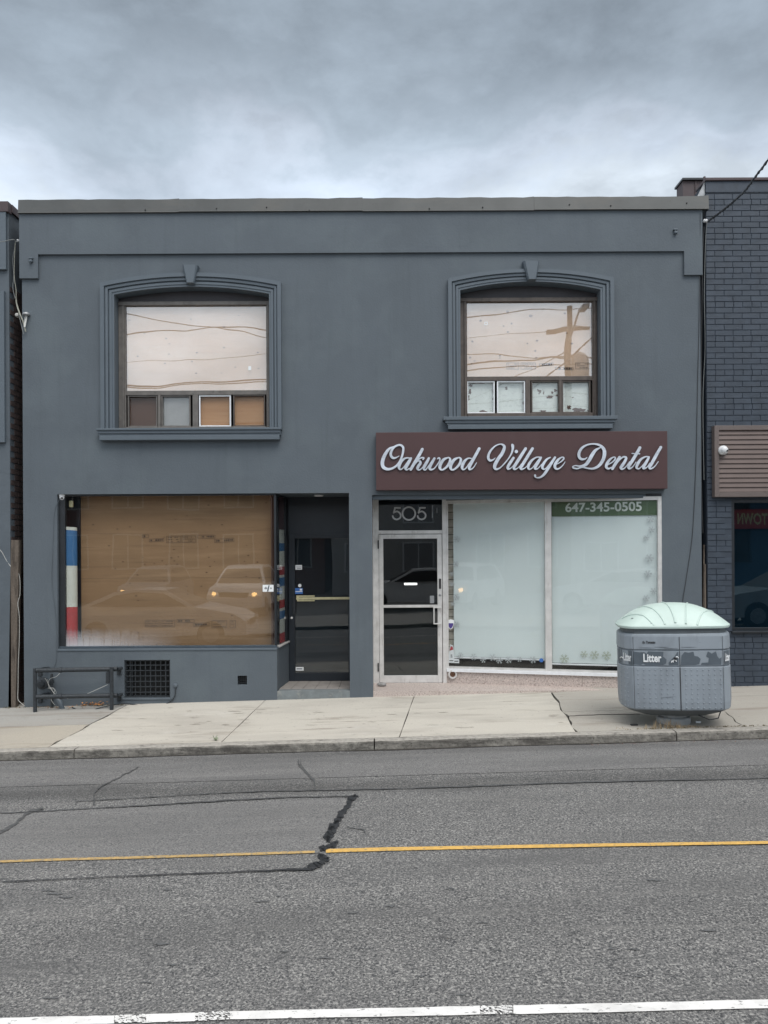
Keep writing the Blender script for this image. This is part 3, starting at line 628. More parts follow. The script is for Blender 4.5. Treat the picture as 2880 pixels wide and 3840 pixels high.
def hexa(t): return (1-t)
def upper_window(label, o, i, yo, yi, key, sill, lowsill, glassr, panes, boardm, fm_, lmats, lbl_white):
    """o outer x0,x1; i inner x0,x1; yo/yi (side, centre) rows; all in picture pixels"""
    ox0, ox1 = W3(o[0], 1300).x, W3(o[1], 1300).x; ix0, ix1 = W3(i[0], 1300).x, W3(i[1], 1300).x
    zb = W3((o[0]+o[1])/2, sill[2]).z; xm = (o[0]+o[1])/2
    os_, oc = W3(xm, yo[0]).z, W3(xm, yo[1]).z; is_, ic = W3(xm, yi[0]).z, W3(xm, yi[1]).z
    n = 20
    def arc(x0, x1, zs, zc): return [(x0+(x1-x0)*k/n, zs+(zc-zs)*(1-(2*k/n-1)**2)) for k in range(n+1)]
    inn = [(ix0, zb)]+arc(ix0, ix1, is_, ic)+[(ix1, zb)]; out = [(ox0, zb)]+arc(ox0, ox1, os_, oc)+[(ox1, zb)]
    fr = MB()
    pf = [(0, .0), (0, -.038), (.14, -.038), (.17, -.048), (.34, -.048), (.37, -.032), (.42, -.032), (.45, -.060), (.60, -.064), (.63, -.052), (.68, -.052), (.71, -.078), (1, -.078), (1, 0)]
    vs = []
    for (a, b) in zip(inn, out):
        for t, y in pf: vs.append((a[0]+(b[0]-a[0])*t, y, a[1]+(b[1]-a[1])*t))
    k = len(pf); fs = [(j*k+q_, (j+1)*k+q_, (j+1)*k+q_+1, j*k+q_+1) for j in range(len(inn)-1) for q_ in range(k-1)]
    fs += [tuple(range(k)), tuple(range((len(inn)-1)*k, len(inn)*k))]
    fr.idx(vs, fs)
    win = fr.build('window', m_paint2, B); win['label'] = label
    # spandrel infill between the arch and the square wall opening
    sp = MB(); arcp = arc(ix0, ix1, is_, ic)
    for j in range(n):
        (xa, za), (xb_, zb2) = arcp[j], arcp[j+1]
        sp.face([(xa, .001, za), (xb_, .001, zb2), (xb_, .001, ic+.001), (xa, .001, ic+.001)]); sp.face([(xa, .001, za), (xa, .199, za), (xb_, .199, zb2), (xb_, .001, zb2)])
    sp.build('arch_soffit', m_paint2, win)
    ks = MB(); kx0, kx1, ky0, kb0, kb1, ky1 = key
    T = [W3(kx0, ky0), W3(kx1, ky0), W3(kb1, ky1), W3(kb0, ky1)]
    def kp(s, y): 
        c = sum(T, Vector())/4; return [Vector((c.x+(p.x-c.x)*s, y, c.z+(p.z-c.z)*(s if s == 1 else .96))) for p in T]
    A_, B_, C_ = kp(1, -.001), kp(1, -.10), kp(.78, -.125)
    ks.idx(A_+B_+C_, [(0, 1, 2, 3), (8, 9, 10, 11)]+[(i_, (i_+1) % 4, 4+(i_+1) % 4, 4+i_) for i_ in range(4)]+[(4+i_, 4+(i_+1) % 4, 8+(i_+1) % 4, 8+i_) for i_ in range(4)])
    ks.build('keystone', m_paint2, win)
    sl_ = MB(); z0, z1 = W3(xm, sill[3]).z, W3(xm, sill[2]).z; zl = W3(xm, lowsill[2]).z
    a, b = W3(sill[0], 1600).x, W3(sill[1], 1600).x; c, d = W3(lowsill[0], 1600).x, W3(lowsill[1], 1600).x; h = (z0-zl)
    sl_.box(a, b, -.13, -.001, z0, z1, .006); sl_.box((a+c)/2, (b+d)/2, -.108, -.001, z0-h*.30, z0); sl_.box(c-.015, d+.015, -.092, -.001, z0-h*.52, z0-h*.31); sl_.box(c, d, -.105, -.001, zl, z0-h*.53, .006)
    sl_.build('sill', m_paint2, win)
    # recessed timber frame
    yf = .13; g0 = RR(*glassr, yf+.02)
    f0 = MB(); gx0, gx1, gz0, gz1 = g0
    zbot = hU_bottom = zb+.0; lowz0 = RR(glassr[0], glassr[1], 0, panes['y'][1], yf+.02)[2]; lowz1 = RR(glassr[0], glassr[1], panes['y'][0], 0, yf+.02)[3]
    f0.box(ix0+.001, gx0, yf, yf+.07, zbot, gz1+.02, .004); f0.box(gx1, ix1-.001, yf, yf+.07, zbot, gz1+.02, .004)
    f0.box(ix0+.001, ix1-.001, yf-.02, yf+.07, gz1, gz1+.055, .006)
    f0.box(gx0, gx1, yf+.001, yf+.069, lowz1, gz0, .005); f0.box(gx0, gx1, yf-.02, yf+.069, zbot, lowz0, .006)
    f0.box(gx0-.04, gx0-.018, yf-.02, yf-.001, zbot, gz1); f0.box(gx1+.018, gx1+.04, yf-.02, yf-.001, zbot, gz1)
    for a, b in panes['mull']:
        mx0, mx1 = W3(a, 1500, yf).x, W3(b, 1500, yf).x; f0.box(mx0, mx1, yf-.002, yf+.06, lowz0, lowz1, .004)
    f0.build('frame', fm_, win)
    tp = MB(); tp.box(ix0+.001, ix1-.001, yf+.03, yf+.06, gz1+.055, ic-.001); tp.build('tympanum', m_darkpanel, win)
    gl_ = MB(); gl_.box(gx0, gx1, yf+.025, yf+.029, gz0, gz1); gl_.build('pane', g_up, win)
    bo = MB(); bo.box(gx0-.1, gx1+.1, yf+.072, yf+.088, gz0-.02, gz1+.1)
    bo.build('plywood_sheet', boardm, win)
    for (a, b), ms in zip(panes['x'], lmats):
        r = RR(a, b, panes['y'][0], panes['y'][1], yf+.03); fw = .012
        s1 = MB(); ring(s1, r[0]-.014, r[1]+.014, lowz0+.002, lowz1-.002, .018, yf+.012, yf+.05, bev=.003)
        s1.build('sash', ms[0], win)
        s2 = MB(); s2.box(r[0], r[1], yf+.052, yf+.056, lowz0+.012, lowz1-.012); s2.build('pane', ms[1], win)
        s3 = MB(); s3.box(r[0]-.004, r[1]+.004, yf+.075, yf+.08, lowz0+.01, lowz1-.01)
        s3.build('board', ms[2], win)
    return win, g0, yf
w1, g1, yf1 = upper_window('boarded upper window with four plywood backed lower panes', (383, 1057), (432, 1011), (1065, 1029), (1106, 1078),
    (690, 748, 1003, 707, 735, 1072), (371, 1059, 1609, 1617), (382, 1051, 1653), (473, 999, 1147, 1465),
    {'y': (1482, 1601), 'x': [(484, 588), (610, 712), (751, 863), (879, 991)], 'mull': [(592, 602), (722, 742)]}, m_ply2, m_greyframe,
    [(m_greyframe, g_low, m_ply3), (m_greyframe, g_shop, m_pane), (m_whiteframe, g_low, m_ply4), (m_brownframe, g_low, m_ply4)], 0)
w2, g2, yf2 = upper_window('boarded upper window with peeling white lower panes', (1680, 2298), (1726, 2250), (1049, 1015), (1090, 1059),
    (1956, 2018, 989, 1975, 2005, 1059), (1660, 2307, 1566, 1579), (1678, 2290, 1612), (1751, 2220, 1133, 1412),
    {'y': (1428, 1550), 'x': [(1754, 1851), (1867, 1965), (1995, 2094), (2110, 2210)], 'mull': [(1971, 1989), (2097, 2107)]}, m_ply2, m_brownframe,
    [(m_whiteframe, g_shop, m_peel), (m_whiteframe, g_shop, m_peel), (m_brownframe, g_shop, m_peel), (m_brownframe, g_shop, m_peel)], 0)
# small stickers on the upper panes
s_ = MB(); r = RR(931, 942, 1373, 1388, yf1+.02); s_.box(r[0], r[1], yf1+.02, yf1+.024, r[2], r[3]); s_.build('sticker', m_white, w1)
s_ = MB(); r = RR(1816, 1829, 1207, 1219, yf2+.02); ring(s_, r[0], r[1], r[2], r[3], .012, yf2+.02, yf2+.024); s_.build('sticker', m_white, w2)
def stamps(par, L_, fn):
    for s_one in L_: mb = MB(); stamp1(mb, [s_one], fn); mb.build('mill_stamp', m_stamp, par)
def stamp1(mb, L_, fn):
    """faint mill stamps: an outlined box with rows of small marks"""
    for (X0, X1, Y0, Y1, tilt) in L_:
        def P(X, Y): return fn(X, Y+tilt*(X-X0)/(X1-X0))
        def bar(a, b, c, d): mb.face([P(a, d), P(b, d), P(b, c), P(a, c)])
        t = 1.3; bar(X0, X1, Y0, Y0+t); bar(X0, X1, Y1-t, Y1); bar(X0, X0+t, Y0+t, Y1-t); bar(X1-t, X1, Y0+t, Y1-t)
        rows = 1 if Y1-Y0 < 17 else 3
        for k in range(rows):
            yy = Y0+(Y1-Y0)*(k+.72)/(rows+.45); X = X0+5; hh = 2.4 if rows == 3 else 6
            while X < X1-7:
                ww = random.uniform(3, 9)
                if random.random() > .25: bar(X, min(X+ww, X1-5), yy-hh/2, yy+hh/2)
                X += ww+2
stamps(w2, [(1900, 1946, 1360, 1385, 0), (1953, 2009, 1360, 1385, 0), (2022, 2075, 1364, 1374, -4), (2082, 2150, 1376, 1386, 2), (2158, 2210, 1360, 1384, 0)], lambda X, Y: W3(X, Y, yf2+.069))

m_knot = mat('wood knot', (.36, .25, .18), .8, var=.2, vs=30); m_knot2 = mat('dark wood knot', (.07, .035, .02), .8)
def spot(par, name, X, Y, y, rx, rz, m, fn=None, n=12, irr=.18):
    w = MB(); c = (fn or W3)(X, Y, y); P_ = []
    for k in range(n): a = 2*math.pi*k/n; q_ = 1+random.uniform(-irr, irr); P_.append(c+Vector((rx*q_*math.cos(a), 0, rz*q_*math.sin(a))))
    w.face(P_); w.build(name, m, par)
for a, b, s in ((623, 495, 12), (832, 533, 14), (1133, 510, 9), (385, 575, 11), (312, 760, 10), (660, 600, 9), (290, 903, 10), (887, 752, 10), (870, 843, 9), (1195, 778, 9), (557, 885, 9), (880, 903, 8), (800, 778, 7), (590, 622, 7), (627, 675, 9), (1150, 685, 8), (305, 958, 6)):
    spot(w2, 'knot', 1640+a*.422, 960+b*.422, yf2+.069, s*.422/264*1.15, s*.422/264*.95, m_knot)
for a, b, s in ((1107, 568, 8), (1233, 467, 5), (1398, 787, 7), (605, 665, 7), (635, 712, 6), (872, 790, 8), (595, 882, 7), (360, 820, 7), (865, 967, 8), (1405, 925, 7), (820, 500, 6), (830, 865, 7)):
    spot(w1, 'knot', 360+a*.434, 980+b*.434, yf1+.069, s*.434/264*1.2, s*.434/264*.8, m_knot)
m_flake = mat('bare brown patch', (.11, .07, .06), .8, var=.3, vs=20)
for a, b, sx_, sz_ in ((300, 1150, 16, 10), (288, 1205, 14, 22), (278, 1250, 9, 14), (405, 1382, 36, 12), (497, 1200, 6, 20), (495, 1270, 5, 16), (765, 1205, 7, 18), (765, 1305, 6, 14), (1000, 1252, 28, 15), (1050, 1195, 16, 14), (1062, 1240, 12, 8), (935, 1377, 34, 8), (1168, 1345, 20, 18), (1255, 1368, 52, 16), (1020, 1215, 10, 12), (350, 1128, 70, 7)):
    spot(w2, 'peeled_patch', 1640+a*.422, 960+b*.422, yf2+.071, sx_*.422/264, sz_*.422/264, m_flake, n=16, irr=.45)

# ------------------------------------------------------------------ left shopfront
yg = .07
gx0, gx1, gz0, gz1 = RR(247, 1029, 1859, 2421, yg)
sf = MB()
fx0 = W3(222, 2100, yg-.02).x; cornx = W3(1034, 2100, yg).x
sf.box(fx0, gx0, yg-.025, yg+.05, sillz+.002, hS[3]-.001, .004); sf.box(gx0, gx1, yg-.02, yg+.049, gz1, hS[3]-.002)
sf.box(gx1, cornx+.012, yg-.022, yg+.04, sillz+.002, hS[3]-.002, .004)
shop = sf.build('shop_window', m_blackframe, B); shop['label'] = 'plywood backed display window beside the dark door'
bt = MB(); bt.box(fx0, cornx+.012, yg-.035, yg+.05, sillz+.018, gz0, .003); bt.build('bottom_rail', m_frameblue, shop)
sc = MB(); sc.box(hS[0]-.002, xb+.004, -.012, .20, sillz-.012, sillz+.016, .004); sc.build('sill', m_paint2, shop)
gg = MB(); gg.box(gx0, gx1, yg, yg+.006, gz0, gz1); gg.build('pane', g_shop, shop)
cn = MB(); cn.face([(gx0, yg-.003, gz0), (gx0+1.75, yg-.003, gz0), (gx0+1.75, yg-.003, gz0+.42), (gx0, yg-.003, gz0+.42)])
cno = cn.build('condensation', mist('condensation streaks'), shop); uvl = cno.data.uv_layers.new(name='UVMap')
for lp_ in cno.data.loops:
    v = cno.data.vertices[lp_.vertex_index].co; uvl.data[lp_.index].uv = ((v.x-gx0)/1.75, (v.z-gz0)/.42)
yb = .30
px0 = W3(304, 2100, yb).x; px1 = W3(1037, 2100, yb).x
bo = MB(); seamz = W3(700, 2167, yb).z
bo.box(px0, px1, yb, yb+.018, gz0-.05, seamz-.002); bo.box(px0, px1, yb+.001, yb+.019, seamz+.001, gz1+.05); bo.build('plywood_sheet', m_ply, shop)
dk = MB(); dk.box(W3(236, 2100, yb).x, px0-.004, yb+.03, yb+.05, gz0-.05, gz1+.05); dk.box(px0-.06, px0-.004, yb-.01, yb+.02, gz0-.05, gz1+.05)
dk.box(hS[0], cornx, yb+.05, yb+.07, gz0-.1, hS[3]); dk.build('inner_jamb', m_blackpanel, shop)
bs = MB(); xa, xb2 = W3(246, 2100, yg+.03).x, W3(290, 2100, yg+.12).x
def bstripe(Y0, Y1, mi):
    bs.m = mi; n = 8
    for k in range(n):
        t0, t1 = k/n, (k+1)/n
        def P(t, Y):
            a = t*math.pi*.5; return Vector((xa+(xb2-xa)*math.sin(a), yg+.02+.10*(1-math.cos(a)), W3(270, Y, yg+.05).z-.012*t*(1 if Y < 2100 else .3)))
        bs.face([P(t0, Y1), P(t1, Y1), P(t1, Y0), P(t0, Y0)])
for a, b, c in ((1975, 1987, 0), (1987, 2121, 1), (2121, 2276, 0), (2276, 2424, 2)): bstripe(a, b, c)
bs.build('barber_stripe', [m_bwhite, m_bblue, m_bred], shop)
stamps(shop, [(534, 558, 2005, 2017, 0), (559, 615, 2021, 2033, -3), (624, 677, 2010, 2036, 0), (681, 735, 2009, 2034, 0), (741, 807, 2006, 2019, 0), (804, 878, 2022, 2036, -5),
    (544, 597, 2325, 2351, 0), (603, 656, 2325, 2351, 0), (663, 729, 2322, 2335, 0), (726, 785, 2337, 2350, -3), (794, 851, 2326, 2355, 0), (862, 884, 2326, 2355, 0)], lambda X, Y: W3(X, Y, yb-.003))
for a, b in ((475, 897), (490, 1008), (945, 750), (965, 873), (495, 492), (1078, 955), (920, 945), (45, 940), (60, 423), (940, 1133), (95, 890), (80, 980), (455, 765), (210, 1353), (545, 950), (200, 1255), (760, 1622), (40, 797), (1150, 1180), (450, 1083)):
    spot(shop, 'knot', 640+a*.3014, 1820+b*.3014, yb-.002, random.uniform(.008, .017), random.uniform(.004, .007), m_knot2, irr=.35)
for a, b in ((1125, 908), (1370, 948), (1425, 1000), (1150, 992), (875, 960), (1065, 1450), (780, 1048), (1055, 1127), (1395, 1203), (1065, 1850)):
    spot(shop, 'knot', 200+a*.2983, 1820+b*.2983, yb-.002, random.uniform(.008, .016), random.uniform(.004, .007), m_knot2, irr=.35)
sk = MB(); r = RR(985, 1026, 2193, 2219, yg-.004); sk.m = 0; sk.box(r[0], r[1], yg-.004, yg-.002, r[2], r[3])
sk.m = 1
def leaf(cx, cy, s): 
    pts = [(0, 1), (.2, .55), (.5, .7), (.4, .2), (.9, .3), (.7, 0), (.95, -.2), (.4, -.45), (.1, -.4), (.05, -.95), (-.05, -.95), (-.1, -.4), (-.4, -.45), (-.95, -.2), (-.7, 0), (-.9, .3), (-.4, .2), (-.5, .7), (-.2, .55)]
    sk.face([W3(cx+a*s, cy-b*s, yg-.006) for a, b in pts])
leaf(997, 2206, 7); leaf(1016, 2206, 4.5); sk.m = 2; sk.face([W3(1001, 2218, yg-.006), W3(1006, 2218, yg-.006), W3(1011, 2195, yg-.006), W3(1007, 2195, yg-.006)])
sk.build('sticker', [m_white, m_galv, m_frameblue], shop)
bx = MB(); r = RR(258, 273, 1877, 1902, .12); bx.box(r[0], r[1], .12, .16, r[2], r[3], .01); bx.build('sensor_box', m_yellowbar, shop)
# side return of the window: glass with barber strip, bulkhead below
ydr = .85
A = Vector((xb+.0, .20)); Bq = Vector((W3(1085, 2500, ydr).x, ydr))
rt = MB(); rt.prism([(A.x, .199), (Bq.x, ydr), (Bq.x-.3, ydr), (A.x-.2, .199)], ZB, sillz-.001); rt.build('bulkhead_return', m_lowpaint, B)
sr = MB(); sr.prism([(cornx, yg+.04), (A.x+.02, .199), (Bq.x+.015, ydr-.01), (Bq.x-.1, ydr-.01), (cornx-.06, .20)], sillz, sillz+.022); sr.build('side_sill', m_alu, shop)
p0 = Vector((cornx+.004, yg+.045)); p1 = Vector((Bq.x-.003, ydr-.02)); dv = (p1-p0)
def side(t, z, off=0): nn = Vector((dv.y, -dv.x)).normalized(); return Vector((p0.x+dv.x*t+nn.x*off, p0.y+dv.y*t+nn.y*off, z))
sg = MB(); sg.ext([side(0, gz0), side(.80, gz0), side(.80, gz1), side(0, gz1)], (-.004, 0, 0)); sg.build('side_pane', g_shop, shop)
sj = MB(); sj.ext([side(.80, sillz), side(1, sillz), side(1, hS[3]), side(.80, hS[3])], (-.05, 0, 0)); sj.ext([side(0, gz1), side(.80, gz1), side(.80, hS[3]), side(0, hS[3])], (-.03, 0, 0)); sj.build('side_jamb', m_blackframe, shop)
ss_ = MB()
def tt(z): return 1820+z*.3796
def sstripe(z0, z1, mi):
    zt, zb_ = W3(1050, tt(z0), .35).z, W3(1050, tt(z1), .35).z; ss_.m = mi
    ss_.face([side(.30, zb_, -.012), side(.72, zb_, -.012), side(.72, zt, -.012), side(.30, zt, -.012)])
for a, b, c in ((110, 435, 3), (435, 570, 0), (570, 650, 1), (650, 805, 0), (805, 888, 2), (888, 912, 0), (912, 1000, 1), (1000, 1135, 0), (1135, 1218, 2), (1218, 1245, 0), (1245, 1325, 1), (1325, 1465, 0), (1465, 1560, 2)): sstripe(a, b, c)
ss_.build('barber_stripe', [m_bwhite, m_bblue, m_bred, m_maroonp], shop)
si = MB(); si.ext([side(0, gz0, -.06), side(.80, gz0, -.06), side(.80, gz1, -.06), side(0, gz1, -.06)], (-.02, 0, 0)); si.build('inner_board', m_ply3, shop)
# recess: door, transom panel, soffit, step
dz0 = W3(1190, 2553, ydr).z
dr = MB(); rx = hS[1]+.12
glx0, glx1, glz0, glz1 = RR(1107, 1306, 2019, 2522, ydr); zdt = W3(1200, 2003, ydr).z
dr.box(Bq.x+.001, glx0-.0, ydr-.03, ydr+.03, dz0, zdt, .004); dr.box(glx1, rx, ydr-.03, ydr+.03, dz0, zdt, .004)
dr.box(glx0, glx1, ydr-.029, ydr+.029, dz0, glz0, .004); dr.box(glx0, glx1, ydr-.029, ydr+.029, glz1, zdt, .004)
door = dr.build('door', m_blackpanel, B); door['label'] = 'black framed glass door with a pale push bar and stickers'
dg = MB(); dg.box(glx0, glx1, ydr-.004, ydr+.002, glz0, glz1); dg.build('pane', g_door, door)
dg = MB(); dg.box(glx0, glx1, ydr+.018, ydr+.024, glz0, glz1); dg.build('glass_tone_panel', mat('dark teal inner panel', (0.085, 0.102, 0.115), .6, var=.12, vs=2.0), door)  # added panel, its colour gives the glass the tone of the reflected street
tr_ = MB(); tr_.box(Bq.x-.1, rx, ydr-.01, ydr+.04, zdt, hS[3]+.02); tr_.box(rx-.02, rx, .2, ydr+.04, ZB, hS[3]); tr_.build('transom_panel', m_blackpanel, B)
sf_ = MB(); sf_.box(cornx-.1, rx, .201, ydr+.04, hS[3]+.001, hS[3]+.015); sf_.build('soffit', m_lowpaint, B)
pl = W3(1196, 1860, .45); lp = MB(); lp.lathe((pl.x, .42, hS[3]), [(.07, 0), (.07, -.012), (.05, -.02)], 20); lp.build('ceiling_fixture', m_camw, B)
pb = MB(); bz = W3(1200, 2244, ydr-.06).z; pb.box(W3(1111, 2244, ydr-.05).x, rx-.05, ydr-.07, ydr-.055, bz-.018, bz+.018, .004)
pb.box(W3(1111, 2244, ydr-.05).x, W3(1180, 2244, ydr-.05).x, ydr-.062, ydr-.045, bz+.025, bz+.045, .003); pb.box(W3(1114, 2244, ydr-.05).x, W3(1180, 2244, ydr-.05).x, ydr-.062, ydr-.045, bz-.043, bz-.025, .003)
pb.box(W3(1114, 2244, ydr-.05).x, W3(1120, 2244, ydr-.05).x, ydr-.06, ydr-.03, bz-.03, bz+.03); pb.build('push_bar', m_yellowbar, door)
lk = MB(); p = W3(1094, 2317, ydr-.03); lk.lathe(p, [(.018, 0), (.018, -.012), (.006, -.016)], 16, 'y'); lk.build('lock', m_alu, door)
ha = MB(); r = RR(1098, 1109, 2238, 2302, ydr-.03); ha.box(r[0], r[1], ydr-.06, ydr-.03, r[2], r[3], .006); ha.build('handle', m_blackframe, door)
def dstk(z, mi_list, name='sticker'):
    s = MB()
    for (a, b, c, d, m) in z:
        s.m = m; X0, X1 = 980+a*.3796, 980+b*.3796; Y0, Y1 = 1820+c*.3796, 1820+d*.3796
        r = RR(X0, X1, Y0, Y1, ydr-.006); o_ = .001*len(s.f)/6; s.box(r[0], r[1], ydr-.0065-o_, ydr-.005, r[2], r[3])
    s.build(name, mi_list, door)
dstk([(337, 402, 787, 833, 0), (343, 396, 803, 808, 1), (350, 392, 815, 824, 1)], [m_white, m_galv])
dstk([(333, 410, 1015, 1073, 0), (338, 405, 1046, 1053, 1), (380, 402, 1022, 1040, 1)], [m_blue, m_white])
dstk([(340, 418, 1795, 1830, 0), (348, 405, 1808, 1818, 1)], [m_white, m_frameblue])
rs = MB(); p = W3(980+380*.3796, 1820+990*.3796, ydr-.007); rs.lathe(p, [(.026, 0), (.026, -.003)], 20, 'y'); rs.build('round_sticker', m_white, door)
# step
sp_ = MB(); sx1 = hS[1]-.001; zs0, zs1 = W3(1180, 2592, 0).z, dz0
sp_.prism([(xb+.001, .0), (sx1, .0), (sx1, .16), (xb+.012, .16)], ZB, 0, ztop=lambda p: zs0+(zs1-zs0)*p[1]/ydr)
sp_.prism([(hS[1]+.0, .2), (rx, .2), (rx, ydr), (hS[1], ydr)], ZB, zs1)
step = sp_.build('step', m_stepc, B)
tl = MB()
nx = 6; ny = 5; x_a = xb+.0
for i in range(nx):
    for j in range(ny):
        y0 = .16+(ydr-.03-.16)*j/ny+.003; y1 = .16+(ydr-.03-.16)*(j+1)/ny-.003
        def xx(t, y): l = xb+(Bq.x-xb)*max(0, (y-.2))/(ydr-.2); return l+(sx1+.001-l)*t
        a, b = i/nx, (i+1)/nx
        P_ = [(xx(a, y0)+.003, y0), (xx(b, y0)-.003, y0), (xx(b, y1)-.003, y1), (xx(a, y1)+.003, y1)]
        tl.prism(P_, zs0-.02, 0, ztop=lambda p: zs0+(zs1-zs0)*p[1]/ydr+.002)
tl.build('floor_tiles', m_tile, step)
tb = MB(); tb.prism([(xb+.001, .16), (sx1, .16), (sx1, ydr), (Bq.x, ydr), (xb+.001, .2)], ZB, 0, ztop=lambda p: zs0+(zs1-zs0)*p[1]/ydr-.004); tb.build('tile_bed', m_gap, step)
# bulkhead skin (front, slightly uneven render)
# basement grille
gm = MB(); r = gr
ring(gm, r[0], r[1], r[2], r[3], .02, .03, .06)
for k in range(1, 9): x = r[0]+(r[1]-r[0])*k/9; gm.box(x-.006, x+.006, .035, .047, r[2], r[3])
for k in range(1, 7): z = r[2]+(r[3]-r[2])*k/7; gm.box(r[0], r[1], .024, .034, z-.006, z+.006)
for x in (r[0]+.09, (r[0]+r[1])/2+.03, r[1]-.08): gm.box(x-.010, x+.010, .06, .075, r[2], r[3])
gri = gm.build('basement_grille', m_pipe, B)
gb = MB(); gb.box(r[0]-.05, r[1]+.05, .19, .21, r[2]-.05, r[3]+.05); gb.build('backing', m_dark, gri)
gs_ = MB(); gs_.box(r[0]-.03, r[1]+.015, -.012, .03, r[2]-.03, r[2]-.001, .008); gs_.build('sill', m_lowpaint, gri)
vm_ = MB(); r = vt
for k in range(1, 5): z = r[2]+(r[3]-r[2])*k/5; vm_.box(r[0], r[1], .03, .036, z-.003, z+.003)
for k in range(1, 5): x = r[0]+(r[1]-r[0])*k/5; vm_.box(x-.003, x+.003, .036, .042, r[2], r[3])
av = vm_.build('air_vent', m_blackframe, B); vm_ = MB(); vm_.box(r[0], r[1], .15, .16, r[2], r[3]); vm_.build('backing', m_dark, av)

# ------------------------------------------------------------------ dentist shopfront
yD = .72
lf = MB(); lf.box(dn[0]+.001, W3(2482, 1850).x-.001, .06, .20, dn[3]-.06, dn[3]-.001); lf.box(dn[0], dn[1], .201, yD+.1, dn[3]+.002, dn[3]+.02); lf.build('lintel', m_paint2, B)
zf = lambda X, Y: W3(X, Y, yD).z; xf = lambda X: W3(X, 2200, yD).x
trz1 = dn[3]-.06
zt0, zt1 = zf(1540, 2002), zf(1540, 1989)
fr = MB(); dzb = zf(1540, 2562)
fr.box(dn[0]+.001, xf(1421), yD-.03, yD+.06, dzb, trz1+.05); fr.box(xf(1659), xf(1673), yD-.04, yD+.06, dzb-.03, trz1+.05, .003)
fr.box(xf(1421), xf(1659), yD-.029, yD+.055, zt0, zt1, .003); fr.box(xf(1421), xf(1659), yD-.03, yD+.055, zf(1540, 1866), trz1+.05, .003)
fr.box(dn[0]-.03, dn[0], .2, yD+.06, ZB, dn[3])
dfr = fr.build('shopfront_frame', m_alu, B)
tg = MB(); tg.box(xf(1421), xf(1659), yD, yD+.005, zt1, zf(1540, 1866)); tg.build('transom_pane', g_door, dfr)
tbk = MB(); tbk.box(xf(1421), xf(1659), yD+.02, yD+.03, zt1, zf(1540, 1866)); tbk.build('transom_backing', m_blackpanel, dfr)
nm = MB(); T5 = lambda z: (1380+z[0]*.3737, 1820+z[1]*.3737)
def num(pts, w=16, closed=False): stroke(nm, [(*T5(p), w*.3737) for p in pts], lambda X, Y: W3(X, Y, yD-.004), .001, 0.0, n=6, closed=closed, ramp=.0005)
for dx in (0, 250):
    num([(322+dx, 226), (270+dx, 226)]); num([(272+dx, 226), (258+dx, 275)]); num([(258+dx, 272), (295+dx, 262), (326+dx, 290), (322+dx, 325), (290+dx, 342), (258+dx, 330), (248+dx, 308)])
num([(410+64*math.cos(a*math.pi/6), 283+64*math.sin(a*math.pi/6)) for a in range(12)], closed=True)
nm.build('street_number', m_vgrey, dfr)
ln = MB()
for (a, c, d, w) in ((645, 205, 325, 5), (692, 225, 275, 4)): stroke(ln, [(*T5((a, c)), w*.3737), (*T5((a, d)), w*.3737)], lambda X, Y: W3(X, Y, yD-.004), .001, 0, n=2)
ln.build('scratch_marks', m_galv, dfr)
# door leaf
dl = MB(); x0, x1 = xf(1421)+.004, xf(1658)-.004; z0, z1 = dzb+.012, zt0-.008; ga, gb_ = xf(1438), xf(1640)
dl.box(x0, ga, yD-.035, yD+.015, z0, z1, .004); dl.box(gb_, x1, yD-.035, yD+.015, z0, z1, .004)
dl.box(ga, gb_, yD-.034, yD+.014, zf(1540, 2020), z1, .004); dl.box(ga, gb_, yD-.034, yD+.014, z0, zf(1540, 2532), .004); dl.box(ga, gb_, yD-.03, yD+.012, zf(1540, 2278), zf(1540, 2268), .003)
d5 = dl.build('door', m_alu, B); d5['label'] = 'worn aluminium glass door under the street number'
gp_ = MB(); gp_.box(ga, gb_, yD-.006, yD-.001, zf(1540, 2532), zf(1540, 2020)); gp_.build('pane', g_door, d5)
gp_ = MB(); gp_.box(ga, gb_, yD+.006, yD+.010, zf(1540, 2532), zf(1540, 2278)); gp_.build('glass_tone_panel', mat('dark olive inner panel', (0.06, 0.062, 0.056), .7, var=.1, vs=2), d5)  # added panel, sets the dark tone of the lower glass
hd = MB(); hx0, hx1 = W3(1625, 2330, yD-.07).x, W3(1654, 2330, yD-.05).x; za, zb_ = W3(1640, 2278, yD-.06).z, W3(1640, 2338, yD-.06).z
hd.box(hx0, hx0+.02, yD-.085, yD-.065, zb_-.01, za+.01, .005); hd.box(hx0, hx1, yD-.084, yD-.064, za-.008, za+.012, .005); hd.box(hx0, hx1, yD-.084, yD-.064, zb_-.012, zb_+.008, .005)
hd.box(hx1-.02, hx1, yD-.066, yD-.035, za-.006, za+.01); hd.box(hx1-.02, hx1, yD-.066, yD-.035, zb_-.01, zb_+.006); hd.build('handle', m_alu, d5)
lk = MB(); p = W3(1650, 2231, yD-.035); lk.lathe(p, [(.020, 0), (.020, -.01), (.008, -.016)], 16, 'y'); lk.build('lock', m_galv, d5)
pq = MB(); r = RR(1646, 1654, 2170, 2208, yD-.035); pq.box(r[0], r[1], yD-.042, yD-.0355, r[2], r[3], .003); pq.build('plaque', m_ink, d5)
for Y in (2040, 2500): hg = MB(); r = RR(1416, 1421, Y-14, Y+18, yD-.03); hg.box(r[0], r[1], yD-.045, yD-.025, r[2], r[3], .003); hg.build('hinge', m_ink, d5)
ds = MB(); r = RR(1612, 1628, 2234, 2262, yD-.008); ds.box(r[0], r[1], yD-.009, yD-.007, r[2], r[3]); ds.build('sticker', m_galv, d5)
